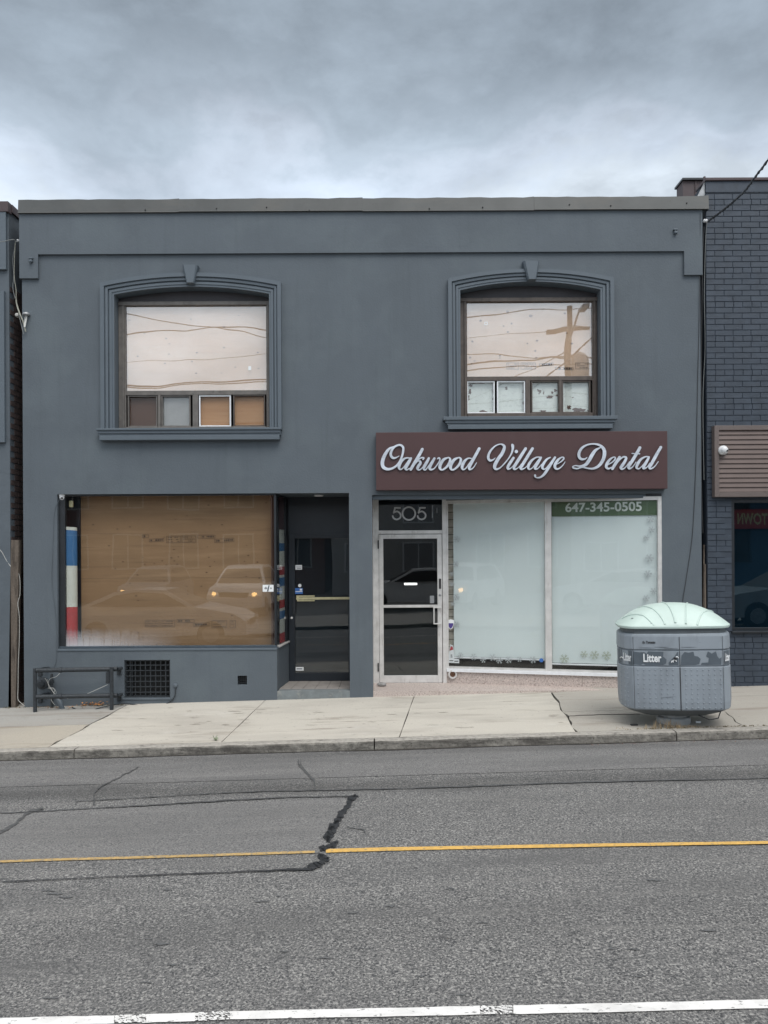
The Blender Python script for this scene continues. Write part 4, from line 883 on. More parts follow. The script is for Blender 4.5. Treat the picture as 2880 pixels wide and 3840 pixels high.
# glowing bar added behind the door glass, stands for a white reflection in it
il = MB(); p = W3(1540, 2190, 6.0); il.box(p.x-.14, p.x+.14, 6.0, 6.05, p.z-.02, p.z+.02); il.build('reflection_bar', emis('glowing reflection', (1, .95, .88), 6), B)
# slanted display windows
zT = PZt = dn[3]-.06
zRail = CZ-1.78
def PP(t, z, off=0.0):
    x = PX0+(PX1-PX0)*t; y = PY0+(PY1-PY0)*t+off; return Vector((x, y, z))
def pbox(mb, t0, t1, za, zb, o0, o1):
    """box in the slanted plane; o0..o1 depth offset"""
    v = [PP(t, z, o) for t in (t0, t1) for o in (o0, o1) for z in (za, zb)]
    return mb.idx(v, [(0, 1, 3, 2), (4, 6, 7, 5), (0, 4, 5, 1), (2, 3, 7, 6), (0, 2, 6, 4), (1, 5, 7, 3)])
def tX(X): p = WP(X, 2200); return (p.x-PX0)/(PX1-PX0)
wf = MB(); t_a, t_b, t_c, t_d = tX(1673), tX(1681), tX(2043), tX(2067)
t_e, t_f = tX(2466), tX(2481)
pbox(wf, t_a, t_b, zRail-.02, zT+.02, -.03, .04); pbox(wf, t_c, t_d, zRail-.02, zT+.02, -.035, .04); pbox(wf, t_e, t_f, zRail-.02, zT+.02, -.03, .04)
for (a, b) in ((t_b, t_c), (t_d, t_e)): pbox(wf, a, b, zT-.03, zT+.02, -.028, .035); pbox(wf, a, b, zRail, zRail+.03, -.028, .035)
dw = wf.build('display_window', m_alu, B); dw['label'] = 'slanted pair of white filmed display windows with green phone number band'
wr = MB(); pbox(wr, t_a, t_f+.004, zRail-.045, zRail-.001, -.06, .03); wr.build('sill', m_whiteframe, dw)
wd = MB(); pbox(wd, t_a+.002, t_f, zT+.02, zT+.062, -.02, .05); wd.build('head_trim', m_blackframe, dw)
for a, b in ((t_b, t_c), (t_d, t_e)):
    m1 = MB(); pbox(m1, a, b, zRail+.03, zT-.03, 0, .006); m1.build('pane', g_dent, dw)
fl_ = MB()
def pq_(mb, X0, X1, Y0, Y1, off):
    a, b = WP(X0, (Y0+Y1)/2, off), WP(X1, (Y0+Y1)/2, off)
    z0_, z1_ = WP((X0+X1)/2, Y1, off).z, WP((X0+X1)/2, Y0, off).z
    mb.face([(a.x, a.y, z0_), (b.x, b.y, z0_), (b.x, b.y, z1_), (a.x, a.y, z1_)])
pq_(fl_, 1701, 2044, 1872, 2466, .03); pq_(fl_, 2070, 2465, 1930, 2490, .03); fl_.build('frosted_film', m_film, dw)
rl = MB(); 
for a, b, Y in ((1701, 2044, 2470), (2070, 2465, 2495)): pa, pb2 = WP(a, Y, .035), WP(b, Y, .035); zz = WP((a+b)/2, Y, .035).z; rl.tube([(pa.x, pa.y, zz), (pb2.x, pb2.y, zz)], .013, 8)
rl.build('blind_bar', m_whiteframe, dw)
ib = MB(); 
for k in range(22):
    Y0 = 1866+k*28; pq_(ib, 1676, 1703, Y0, Y0+26, .10)
ib.build('brick_jamb', m_intbrick, dw)
bk = MB(); pbox(bk, -.02, 1.0, zRail-.05, zT+.05, .22, .25); bk.build('backing', m_dark, dw)
gb2 = MB(); pq_(gb2, 2069, 2466, 1858, 1934, .012); gb2.build('phone_band', m_green, dw)
tx = MB(); o_ = WP(2120, 1920.5, .006); e1 = WP(2407, 1920.5, .006); zt_ = WP(2263, 1883, .006).z-WP(2263, 1919, .006).z
o_.z = e1.z = WP(2263, 1919, .006).z; text(tx, '647-345-0505', o_, e1-o_, (0, 0, zt_), .022); tx.build('phone_number', m_vwhite, dw)
def flake(mb, X, Y, r, off=-.004):
    c = WP(X, Y, off); ux = Vector((PX1-PX0, PY1-PY0, 0)).normalized(); s = r*(D0+c.y)/F
    for k in range(6):
        a = k*math.pi/3+random.random()*.2; d = ux*math.cos(a)+Vector((0, 0, 1))*math.sin(a); e_ = ux*-math.sin(a)+Vector((0, 0, 1))*math.cos(a); w_ = s*.11; dy = Vector((0, -.0006*k, 0))
        mb.face([c-e_*w_+dy, c+d*s-e_*w_*.6+dy, c+d*s+e_*w_*.6+dy, c+e_*w_+dy])
        for f in (.5, .78):
            q0 = c+d*s*f+dy+Vector((0, -.0003, 0))
            for sg_ in (1, -1): mb.face([q0, q0+(d*.6+e_*sg_)*s*.28, q0+(d*.6+e_*sg_)*s*.28+d*w_, q0+d*w_*1.4])
for X, Y, r in ((1712, 2022, 12), (1709, 2115, 11), (1694, 2153, 9), (1712, 2239, 12), (1694, 2190, 9), (1713, 2341, 11), (1727, 2457, 11), (1776, 2463, 12), (1812, 2474, 11), (1847, 2465, 13), (1873, 2476, 13), (1907, 2474, 13), (1948, 2472, 10), (1998, 2474, 13), (1697, 2265, 9),
                (2438, 1947, 13), (2443, 1986, 12), (2424, 2016, 11), (2435, 2092, 15), (2430, 2152, 14), (2450, 2217, 12), (2423, 2243, 12)): fk = MB(); flake(fk, X, Y, r); fk.build('snowflake_decal', m_snow, dw)
for X, Y, r in ((2116, 2470, 16), (2190, 2453, 13), (2229, 2456, 16), (2274, 2458, 16)): fk = MB(); flake(fk, X, Y, r, .004); fk.build('faded_decal', m_stain, dw)
sh = MB(); sh.m = 0
def wpoly(mb, P_, off): mb.face([WP(*p, off) for p in P_])
wpoly(sh, [(1679, 2326), (1690, 2322), (1702, 2326), (1702, 2342), (1698, 2354), (1690, 2361), (1682, 2354), (1679, 2342)], -.008)
sh.m = 1; wpoly(sh, [(1681, 2337), (1700, 2337), (1700, 2343), (1696, 2352), (1690, 2358), (1684, 2352), (1681, 2343)], -.011); sh.build('alarm_sticker', [m_white, m_purple], dw)
ps = MB(); ps.m = 0; wpoly(ps, [(1679, 2485), (1722, 2487), (1722, 2472), (1704, 2470), (1700, 2422), (1688, 2415)], .012)
ps.m = 1
for (a, b, c, d) in ((1685, 1700, 2476, 2479), (1704, 1719, 2478, 2481), (1690, 1696, 2455, 2458), (1690, 1697, 2462, 2465)): wpoly(ps, [(a, d), (b, d), (b, c), (a, c)], .008)
ps.m = 2; wpoly(ps, [(1686, 2440), (1700, 2436), (1697, 2424), (1690, 2424)], .009)
ps.build('paper_notice', [m_white, m_ink, m_bred], dw)
bl = MB(); n = 14; c = WP(2030, 2476, -.006); bl.ext([c+Vector((.03*math.cos(2*math.pi*k/n)*.97, .03*math.cos(2*math.pi*k/n)*PM, .03*math.sin(2*math.pi*k/n))) for k in range(n)], (0, -.002, 0)); bl.build('round_sticker', m_blue, dw)
# granite base and ledge
gz_led = .075
gb3 = MB()
for k, (a, b) in enumerate(((t_a, tX(1925)), (tX(1925), tX(2180)), (tX(2180), t_f))): pbox(gb3, a+(.0006 if k else 0), b-.0006, ZB, zRail-.046, -.025, .15)
gbo = gb3.build('granite_base', m_granite, B)
le = MB(); y_f = .002
le.prism([(dn[0]+.002, y_f), (PX1-.02, y_f), (PX1-.02, .01), (PX0, yD+.0), (dn[0]+.002, yD+.03)], ZB, gz_led)
lg = le.build('granite_ledge', m_granite, B)
cv_ = MB(); p = WP(1697, 2528, -.028); cv_.lathe(p, [(.066, 0), (.066, -.03), (.044, -.03), (.040, -.01)], 24, 'y'); pv = cv_.build('vent_pipe', m_alu, B)
cg = MB(); cg.lathe(p+Vector((0, -.012, 0)), [(.040, 0), (.040, -.004)], 20, 'y')
for k in range(6): a = k*math.pi/3; d = Vector((math.cos(a), 0, math.sin(a))); cg.tube([p+Vector((0, -.018, 0))+d*.006, p+Vector((0, -.018, 0))+d*.036], .004, 6)
cg.build('vent_grate', m_rust, pv)

# ------------------------------------------------------------------ sign
sg0 = RR(1410, 2503, 1619, 1835, -.12)
sgn = MB(); sgn.box(sg0[0], sg0[1], -.12, -.0015, sg0[2], sg0[3], .003)
SG = tag(sgn.build('sign_board', m_sign), 'long maroon sign board with silver script lettering above the dentist shopfront', 'sign')
def word(name, off, sc, strokes, closed=(), dots=()):
    mb = MB(); fn = lambda X, Y: W3(off[0]+X*sc, off[1]+Y*sc, -.145)
    strokes = [[(a, b, c*.92 if c > 30 else c*.86) for a, b, c in s] for s in strokes]
    for i, s in enumerate(strokes): stroke(mb, s, fn, .014, .0+.0016*(i % 5), n=6, closed=(i in closed), m_side=1)
    for (x, y, r) in dots: mb.ext([fn(x+r*math.cos(k*math.pi/9), y+r*math.sin(k*math.pi/9)) for k in range(18)], (0, .02, 0))
    return mb.build(name, [m_silver, m_letterside], SG)
o1 = [(1100, 460, 24), (1040, 490, 44), (995, 555, 52), (985, 610, 46), (1015, 640, 28), (1070, 610, 34), (1120, 550, 42), (1138, 490, 38), (1122, 461, 26)]
word('oakwood_lettering', (1400, 1600), .2532, [
    [(380, 434, 12), (345, 455, 22), (295, 464, 38), (262, 430, 40), (260, 385, 40), (285, 330, 36), (330, 288, 32), (395, 270, 32), (438, 300, 36), (443, 350, 36), (430, 420, 34), (400, 500, 32), (350, 570, 32), (285, 615, 34), (210, 629, 42), (150, 600, 54), (134, 540, 58), (150, 465, 56), (190, 385, 50), (240, 325, 36), (305, 293, 14)],
    [(545, 468, 24), (500, 462, 24), (450, 480, 34), (405, 530, 44), (380, 590, 48), (392, 630, 30), (425, 625, 20), (470, 575, 20), (530, 490, 22)],
    [(558, 468, 36), (530, 520, 46), (495, 580, 48), (478, 620, 44), (500, 638, 26), (535, 615, 16)],
    [(725, 335, 46), (680, 420, 48), (620, 520, 48), (555, 632, 46)],
    [(620, 555, 16), (680, 480, 22), (720, 460, 26), (748, 466, 26), (735, 486, 24)],
    [(650, 510, 20), (690, 510, 30), (696, 540, 44), (665, 590, 46), (655, 625, 38), (685, 640, 22), (730, 600, 16), (800, 485, 16)],
    [(822, 468, 36), (795, 520, 46), (755, 590, 48), (748, 625, 38), (775, 637, 24), (830, 565, 18), (890, 475, 18)],
    [(905, 470, 36), (870, 530, 46), (835, 600, 48), (850, 635, 34), (900, 620, 20), (955, 550, 20), (985, 495, 24), (975, 464, 28), (950, 475, 20)],
    o1, [(a+158, b, c) for a, b, c in o1],
    [(1450, 470, 20), (1400, 470, 26), (1345, 520, 46), (1315, 590, 48), (1325, 632, 30), (1365, 620, 20), (1410, 560, 20), (1460, 490, 20)],
    [(1568, 325, 44), (1510, 430, 48), (1450, 540, 48), (1420, 605, 46), (1430, 634, 30), (1480, 608, 18), (1528, 535, 14)]], closed=(8, 9))
word('village_lettering', (1800, 1600), .2049, [
    [(278, 572, 12), (240, 605, 30), (185, 618, 46), (152, 575, 50), (162, 500, 48), (210, 420, 38), (290, 347, 28), (380, 320, 28), (438, 350, 50), (442, 400, 60), (405, 490, 66), (340, 580, 66), (283, 680, 70), (268, 745, 62), (300, 778, 40), (370, 750, 28), (450, 670, 26), (530, 570, 26), (580, 480, 34), (600, 400, 46), (598, 350, 58), (592, 335, 48)],
    [(612, 572, 50), (560, 650, 56), (512, 730, 56), (515, 772, 42), (570, 755, 20), (625, 690, 16)],
    [(835, 400, 54), (740, 550, 62), (645, 700, 60), (618, 755, 50), (640, 780, 34), (700, 750, 18), (760, 680, 16)],
    [(960, 400, 54), (870, 545, 60), (768, 710, 60), (742, 755, 50), (765, 780, 34), (830, 750, 18), (885, 685, 16)],
    [(1105, 560, 24), (1030, 562, 28), (950, 615, 44), (895, 690, 56), (880, 750, 48), (905, 780, 30), (960, 750, 20), (1040, 645, 22), (1100, 572, 24)],
    [(1118, 564, 38), (1070, 640, 56), (1015, 730, 60), (1012, 770, 44), (1060, 765, 22), (1125, 690, 16)],
    [(1285, 563, 26), (1220, 600, 40), (1155, 690, 54), (1140, 748, 50), (1165, 780, 30), (1210, 757, 20), (1300, 650, 22), (1365, 572, 24)],
    [(1372, 564, 44), (1300, 675, 56), (1230, 790, 56), (1170, 875, 50), (1100, 928, 34), (1040, 933, 24), (1005, 912, 30), (1008, 893, 42)],
    [(1400, 690, 14), (1480, 642, 24), (1528, 592, 34), (1526, 563, 28), (1490, 563, 26), (1430, 605, 48), (1378, 680, 56), (1370, 740, 54), (1402, 775, 36), (1460, 757, 26), (1520, 700, 20), (1555, 645, 12)]], dots=((665, 455, 31),))
word('dental_lettering', (2120, 1600), .2532, [
    [(322, 455, 12), (290, 478, 26), (235, 480, 38), (203, 440, 46), (207, 380, 46), (250, 312, 38), (330, 267, 28), (420, 255, 28), (510, 275, 36), (568, 330, 50), (580, 400, 58), (558, 490, 54), (500, 575, 46), (420, 618, 34), (340, 618, 26), (250, 600, 28), (180, 620, 26), (122, 612, 26), (112, 592, 22), (150, 577, 18), (220, 585, 30), (298, 565, 50), (350, 500, 56), (400, 412, 56), (450, 347, 42), (522, 308, 16)],
    [(640, 560, 14), (700, 522, 22), (738, 478, 28), (733, 453, 24), (700, 457, 24), (650, 497, 40), (612, 560, 48), (608, 602, 42), (640, 622, 30), (690, 600, 20)],
    [(803, 452, 42), (750, 535, 50), (697, 622, 44)],
    [(725, 590, 18), (800, 492, 26), (860, 448, 28), (898, 460, 36), (885, 505, 44), (845, 570, 50), (820, 607, 44), (842, 628, 30), (890, 600, 18), (950, 520, 14)],
    [(1103, 312, 46), (1050, 405, 50), (980, 520, 50), (935, 595, 46), (952, 620, 32), (1000, 590, 18), (1045, 525, 14)],
    [(990, 397, 16), (1040, 400, 18), (1102, 402, 18)],
    [(1235, 447, 22), (1180, 447, 24), (1110, 492, 40), (1062, 570, 46), (1055, 606, 36), (1080, 624, 24), (1120, 600, 18), (1180, 530, 18), (1228, 457, 20)],
    [(1238, 452, 32), (1200, 522, 46), (1160, 592, 46), (1162, 620, 32), (1210, 598, 18), (1250, 540, 14)],
    [(1413, 305, 44), (1350, 412, 50), (1275, 550, 50), (1246, 597, 44), (1262, 624, 30), (1320, 590, 20), (1375, 518, 14)]])

# ------------------------------------------------------------------ neighbour on the left
lx = W3(36, 1500).x; lt = W3(20, 764).z
LB = empty('grey_building', (lx-4, 0, 0), 'edge of the grey rendered neighbour with brown roof flashing across the narrow gap', 'building')
w = MB(); w.box(-14, lx, 0, .25, ZB, lt); w.box(-14, lx, .25, 12, ZB, lt-.05); w.build('wall', m_lowpaint, LB)
w = MB(); w.box(-14, W3(28, 900).x, -.05, -.001, W3(20, 1014).z, lt-.13); w.build('band', m_paint2, LB)
w = MB(); w.box(-14, lx+.02, -.06, .05, lt-.135, lt+.01, .004); w.box(lx-.05, lx+.03, .05, 12, lt-.1, lt+.008); w.build('flashing', m_maroon, LB)
w = MB(); ring(w, W3(-420, 1300).x, W3(22, 1300).x, W3(0, 1660).z, W3(0, 1095).z, .07, -.05, -.001); w.box(W3(-390, 1300).x+.02, W3(4, 1300).x, -.012, -.001, W3(0, 1640).z, W3(0, 1115).z); w.build('window_surround', m_paint2, LB)
w = MB()   # brick courses on the side wall in the gap
for k in range(75):
    z = -.2+k*.081
    for j in range(6): y = .02+j*.22+(.11 if k % 2 else 0); w.box(lx+.001, lx+.008, y, y+.205, z, z+.07)
w.build('brick_courses', mat('dark brick', (0.05, 0.035, 0.033), .8, var=.3, vs=9), LB)

# ------------------------------------------------------------------ neighbour on the right: painted brick
rx0 = W3(2650, 1500).x; rt_ = W3(2760, 672).z
RB = empty('brick_building', (rx0+4, 0, 0), 'dark blue painted brick building on the right with louvred sign and tinted window', 'building')
wx0 = RR(2745, 2900, 1880, 2375)[0]; wz0 = W3(2800, 2366).z; wz1 = W3(2800, 1872).z
w = MB(); wallgrid(w, rx0, 14, ZB, rt_-.02, .0085, .3, [(wx0, 8.6, wz0, wz1)]); w.box(rx0, 14, .301, 12, ZB, rt_-.4); w.box(rx0+.001, rx0+.2, .3, 12, ZB, rt_-.05)
w.build('mortar', m_brickdk, RB)
w = MB(); ch = .0808; z = ZB-.03; k = 0; ztb = W3(2760, 722).z
while z+.01 < ztb:
    bw = .255 if k % 6 != 4 else .13; x = rx0-(0.13 if k % 2 else 0)
    while x < 9.6:
        a, b = max(x, rx0)+.0022, x+bw-.0028; zt2 = min(z+ch-.0052, ztb)
        inw = lambda q_: wx0 < q_ < 8.6
        if b-a > .02 and not (z+ch > wz0+.01 and z < wz1-.01 and inw((a+b)/2) ):
            if z+ch > wz0+.01 and z < wz1-.01 and a < wx0 < b: b = wx0
            c = .0035; yo = random.uniform(-.0012, .0012); j = lambda: random.uniform(-.0012, .0012)
            z_ = z+j()
            A_ = [(a, .0085, z_), (b, .0085, z_), (b, .0085, zt2), (a, .0085, zt2)]; Bk = [(a+c, yo+j(), z_+c), (b-c, yo+j(), z_+c), (b-c, yo+j(), zt2-c), (a+c, yo+j(), zt2-c)]
            w.idx(A_+Bk, [(4, 5, 6, 7), (0, 1, 5, 4), (1, 2, 6, 5), (2, 3, 7, 6), (3, 0, 4, 7)])
        x += bw
    z += ch; k += 1
w.build('brick_face', m_brick, RB)
w = MB(); w.box(rx0, 14, -.004, .2, ztb+.004, W3(2760, 680).z, .004); w.build('parapet_band', m_brick, RB)
w = MB(); w.box(rx0-.01, 14, -.03, .33, W3(2760, 679).z, W3(2760, 669).z, .006); w.build('coping', m_maroon, RB)
w = MB(); w.box(wx0, 8.6, .02, .10, wz0, wz0+.045, .004); w.box(wx0-.02, 8.62, -.045, .08, wz0-.03, wz0-.001, .006); w.box(wx0, wx0+.045, .02, .10, wz0+.045, wz1, .004); w.box(wx0+.045, 8.6, .02, .10, wz1-.05, wz1, .004); w.box(6.9, 6.96, .021, .10, wz0+.045, wz1-.05)
wn = w.build('window', m_blackframe, RB)
w = MB(); w.box(wx0+.045, 6.9, .055, .061, wz0+.045, wz1-.05); w.box(6.96, 8.6, .055, .061, wz0+.045, wz1-.05); w.build('pane', g_dark, wn)
w = MB(); w.box(wx0+.01, 8.6, .28, .30, wz0, wz1); w.build('interior_blind', mat('teal interior', (0.05, 0.085, 0.11), .7, var=.2, vs=2), wn)
# brown rooftop upstand and loose flashing
y_r = .9; r = RR(2561, 2720, 673, 790, y_r); w = MB(); w.box(r[0], r[1]+1.5, y_r, y_r+.25, r[2]-.3, r[3]-.02)
for X in (2608,): p = W3(X, 700, y_r); w.box(p.x-.008, p.x+.008, y_r-.015, y_r, r[2]-.3, r[3]-.03)
up = w.build('roof_upstand', m_maroon, RB)
w = MB(); w.box(r[0]-.02, r[1]+1.52, y_r-.04, y_r+.29, r[3]-.02, r[3]+.01); w.build('cap', m_blackframe, up)
w = MB(); w.ext([W3(2614, 738, .02), W3(2638, 738, .02), W3(2648, 722, .02), W3(2647, 690, .02), W3(2643, 681, .02)], (0, .01, 0)); w.build('corner_flashing', m_galv, RB)
w = MB(); p = W3(2643, 690, .03); w.box(p.x-.012, p.x+.012, .03, .06, p.z-.1, W3(2643, 661, .03).z); w.build('vent_stub', m_maroon, RB)
# louvred sign panel
lr = RR(2680, 2900, 1595, 1863, -.10); w = MB(); lx1 = 8.9
ring(w, lr[0], lx1, lr[2], lr[3], .065, -.10, -.002, bev=.004)
LP = tag(w.build('louvre_panel', m_brownlt), 'brown louvred fascia panel above the tinted window on the right', 'sign panel')
w = MB(); n = 13; zz0, zz1 = lr[2]+.065, lr[3]-.065; h = (zz1-zz0)/n
for k in range(n): z = zz0+h*k; w.face([(lr[0]+.065, -.085, z+.008), (lx1-.065, -.085, z+.008), (lx1-.065, -.07, z+h), (lr[0]+.065, -.07, z+h)]); w.box(lr[0]+.065, lx1-.065, -.084, -.06, z+.004, z+.008)
w.build('slats', m_brown, LP)
w = MB(); w.box(lr[0]+.06, lx1-.06, -.055, -.03, zz0-.003, zz1+.003); w.build('back_plate', m_blackframe, LP)
p = W3(2713, 1688, -.12)
dm = empty('security_camera', p, 'white round security camera mounted on the brown louvred panel', 'camera')
w = MB(); w.lathe(p, [(.066, .03), (.066, 0), (.062, -.012), (.055, -.02)], 24, 'y'); w.build('base', m_camw, dm, True)
w = MB(); w.lathe(p, [(.052, -.018), (.050, -.035), (.042, -.052), (.026, -.064), (.008, -.068)], 24, 'y'); w.build('dome', m_camw, dm, True)
w = MB(); w.lathe(p+Vector((.022, -.052, -.014)), [(.016, .0), (.016, -.012), (.006, -.014)], 14, 'y'); w.build('lens', m_ink, dm, True)
# left dome camera
p = W3(233, 1853, .06); p.z = hS[3]
dm = empty('dome_camera', p, 'small white dome camera hanging in the top corner of the plywood shop window', 'camera')
w = MB(); w.lathe(p, [(.047, 0), (.047, -.018), (.044, -.022)], 24); w.build('base', m_camw, dm, True)
w = MB(); w.lathe(p, [(.042, -.022), (.042, -.04), (.036, -.06), (.022, -.076), (.004, -.082)], 24); w.build('dome', m_camw, dm, True)
w = MB(); w.lathe(p+Vector((.012, -.034, -.05)), [(.015, .0), (.014, -.008), (.004, -.01)], 14, 'y'); w.build('lens', m_ink, dm, True)

# ------------------------------------------------------------------ wires and fittings
def cable(name, pts, r, m, label, cat='cable', n=6, sides=6, group=None):
    w = MB(); w.tube([Vector(p) for p in catmull([tuple(p) for p in pts], n)], r, sides); return tag(w.build(name, m, smooth=True), label, cat, group)
base_pts = [(2657, 829), (2687, 807), (2724, 779), (2760, 748), (2797, 712), (2830, 667), (2880, 601), (2960, 480), (3100, 250)]
ys = [-.06, -.35, -.8, -1.25, -1.75, -2.25, -3.0, -4.1, -5.4]
main = catmull([tuple(W3(X, Y, y)) for (X, Y), y in zip(base_pts, ys)], 14)
oc = empty('overhead_cable', main[0], 'twisted service cable rising to the upper right from the building corner', 'cable')
for ph, rr in ((0, .008), (math.pi, .010)):
    w = MB(); pts = []
    for i, q_ in enumerate(main):
        a = i*.9+ph; pts.append(Vector(q_)+Vector((0, math.cos(a)*.010, math.sin(a)*.010)))
    w.tube(pts, rr, 6); w.build('strand', m_wireb, oc, True)
p = W3(2645, 828, -.03)
ins = empty('insulator', p, 'white porcelain insulator at the top of the gap before the blue brick wall', 'insulator')
w = MB(); w.lathe(p+Vector((-.03, 0, 0)), [(.012, 0), (.024, .008), (.024, .02), (.014, .028), (.024, .036), (.024, .05), (.01, .058)], 14, 'x'); w.build('spool', m_camw, ins, True)
w = MB(); w.tube([p+Vector((-.07, .03, .0)), p+Vector((.04, 0, 0))], .006, 6); w.box(p.x-.09, p.x-.065, .0, .004, p.z-.05, p.z+.05); w.build('bolt', m_galv, ins)
for i, (X, Y, lb) in enumerate(((118, 976, 'small grey painted bracket at the left end of the parapet band'), (2531, 869, 'small grey painted bracket at the right end of the parapet band'))):
    p = W3(X, Y, -.04); w = MB(); w.box(p.x-.03, p.x+.03, -.075, -.041, p.z+.012, p.z+.034, .008); w.box(p.x-.022, p.x+.026, -.085, -.041, p.z-.036, p.z-.004, .010); w.tube([p+Vector((0, -.02, .03)), p+Vector((0, -.02, -.045))], .009, 8)
    tag(w.build('wall_bracket', m_paint2), lb, 'bracket', 'painted brackets on the parapet')
cable('service_cable', [W3(2640, 850, .0), W3(2634, 1000, .02), W3(2630, 1400, .05), W3(2632, 1560, .05), W3(2630, 1780, .05), W3(2636, 2000, .05)], .007, m_wireb, 'black cable running down inside the right hand gap')
cable('service_cable', [W3(2652, 830, -.02), W3(2646, 900, -.01), W3(2641, 1100, .01), W3(2644, 1300, .03), W3(2636, 1500, .03), W3(2640, 1800, .03)], .005, m_wireg, 'thin grey cable hanging in the right hand gap')
cable('wall_cable', [W3(2626, 800, -.045), W3(2622, 1200, -.01), W3(2617, 1400, -.008), W3(2614, 1560, -.008), W3(2609, 1755, -.008), W3(2597, 1999, -.008), W3(2575, 2160, -.008), W3(2560, 2258, -.012), W3(2545, 2400, -.012), W3(2540, 2540, -.012)], .004, m_wireb, 'thin black cable looping down the grey wall behind the litter bin')
# stakes in the right gap
w = MB(); a, b = W3(2640, 2043, .05), W3(2634, 2290, .05); w.tube([a, b+Vector((0, 0, -.8))], .014, 5); tag(w.build('wooden_stake', m_wood), 'tall weathered stick standing in the right hand gap', 'stick')
w = MB(); a, b = W3(2643, 2116, .03), W3(2641, 2210, .03); w.box(a.x-.012, a.x+.012, .02, .04, b.z-1.2, a.z); tag(w.build('wooden_stake', m_wood), 'shorter weathered stick in the right hand gap beside the brick', 'stick')
# left gap: post, planks and cable bundle
Z7 = lambda a, b, y: W3(a*.2712, 740+b*.2712, y)
w = MB(); t_, b_ = W3(55, 2025, .1), W3(46, 2668, .1)
def post(mb, X0, X1, Yt, X2, X3, Yb, y0, y1):
    A_ = [W3(X0, Yt, y0), W3(X1, Yt, y0), W3(X3, Yb, y0), W3(X2, Yb, y0)]; mb.ext(A_, (0, y1-y0, 0))
post(w, 41, 70, 2025, 31, 58, 2672, .0, .09); P1 = tag(w.build('wooden_post', m_wood), 'weathered timber post standing upright in the left hand gap', 'post')
w = MB(); post(w, 30, 42, 2152, 22, 34, 2660, .05, .10); tag(w.build('wooden_plank', m_wood), 'shorter grey plank tucked behind the timber post in the left gap', 'plank')
cable('service_cable', [W3(-200, 925, -.6), Z7(0, 615, -.3), Z7(90, 600, -.2), Z7(190, 585, -.1), Z7(215, 610, -.06), Z7(262, 612, -.03)], .006, m_wireg, 'grey service wire entering from the left to the building corner')
p = Z7(262, 600, -.02); w = MB(); w.lathe(p, [(.010, -.03), (.022, -.02), (.014, 0), (.022, .015), (.010, .03)], 12, 'x'); w.tube([p, p+Vector((.03, .03, 0))], .006, 6); tag(w.build('insulator', m_galv, smooth=True), 'small metal insulator where the left wire meets the parapet', 'insulator')
cable('service_cable', [Z7(215, 615, -.05), Z7(205, 700, 0), Z7(178, 850, .02), Z7(190, 1080, .03), Z7(178, 1250, .03), Z7(210, 1400, .02)], .005, m_wireg, 'left strand of the loose cable pair in the left gap')
cable('service_cable', [Z7(212, 615, -.04), Z7(200, 850, .0), Z7(198, 1100, .02), Z7(222, 1280, .02), Z7(222, 1390, .0), Z7(232, 1480, 0), Z7(270, 1600, -.03), Z7(320, 1720, -.05), Z7(355, 1860, -.05)], [.006]*19+[.011]*30, m_wireg, 'thick taped cable bending from the left gap to the weatherhead', n=6) if False else None
w = MB(); P_ = catmull([tuple(Z7(*p)) for p in ((212, 615, -.04), (200, 850, .0), (198, 1100, .02), (222, 1280, .02), (222, 1390, .0), (232, 1480, 0), (270, 1600, -.03), (320, 1720, -.05), (355, 1860, -.05))], 6)
w.tube(P_, [.005 if i < 26 else .010 for i in range(len(P_))], 7); tag(w.build('service_cable', mat('aged grey tape', (.26, .26, .22), .7, var=.3, vs=30), smooth=True), 'thick taped cable bending from the left gap to the weatherhead', 'cable')
cable('service_cable', [Z7(265, 1640, -.02), Z7(290, 1740, -.03), Z7(325, 1890, -.04)], .006, m_wireg, 'short stiff cable end below the round white insulator')
p = Z7(240, 1630, .0); w = MB(); w.lathe(p, [(.004, -.035), (.022, -.028), (.034, 0), (.030, .02), (.012, .034)], 16, 'y'); tag(w.build('insulator', mat('dull porcelain', (.38, .37, .35), .4), smooth=True), 'round white porcelain insulator hanging in the left gap', 'insulator')
p = Z7(362, 1620, -.03); wh_ = empty('weatherhead', p, 'grey service weatherhead on the left edge of the facade', 'weatherhead')
w = MB(); w.lathe(p, [(.050, -.012), (.054, .0), (.045, .02), (.02, .032)], 18); w.build('cap', m_galv, wh_, True)
for dx in (-.012, .012):
    w = MB(); w.tube([p+Vector((dx, 0, -.01)), p+Vector((dx*.6, -.02, -.10)), p+Vector((-.01+dx*.4, -.03, -.19))], .007, 6); w.build('wire', m_wirew, wh_, True)
cable('white_wire', [W3(-60, 2010, -.1), W3(0, 2062, -.05), W3(22, 2098, 0), W3(40, 2124, .0)], .004, m_wirew, 'white wire crossing the left edge to the timber post')
Zp = lambda a, b, y: W3(a*.3525, 1960+b*.3525, y)
cable('white_wire', [Zp(200, 540, .02), Zp(212, 620, .02), Zp(212, 760, .02), Zp(190, 860, .0), Zp(205, 1000, -.0), Zp(205, 1250, -.0), Zp(195, 1500, 0), Zp(192, 1750, -.0), Zp(190, 1870, -.02), Zp(215, 1910, -.05), Zp(262, 1950, -.05)], .003, m_wirew, 'long white wire hanging beside the timber post')
cable('wall_cable', [W3(226, 1868, -.004), W3(206, 1912, -.006), W3(200, 2000, -.006), W3(195, 2180, -.006), W3(208, 2300, -.006), W3(212, 2430, -.006), W3(210, 2480, -.006), W3(200, 2510, -.01)], .0035, m_lowpaint, 'painted thin cable running down from the dome camera')

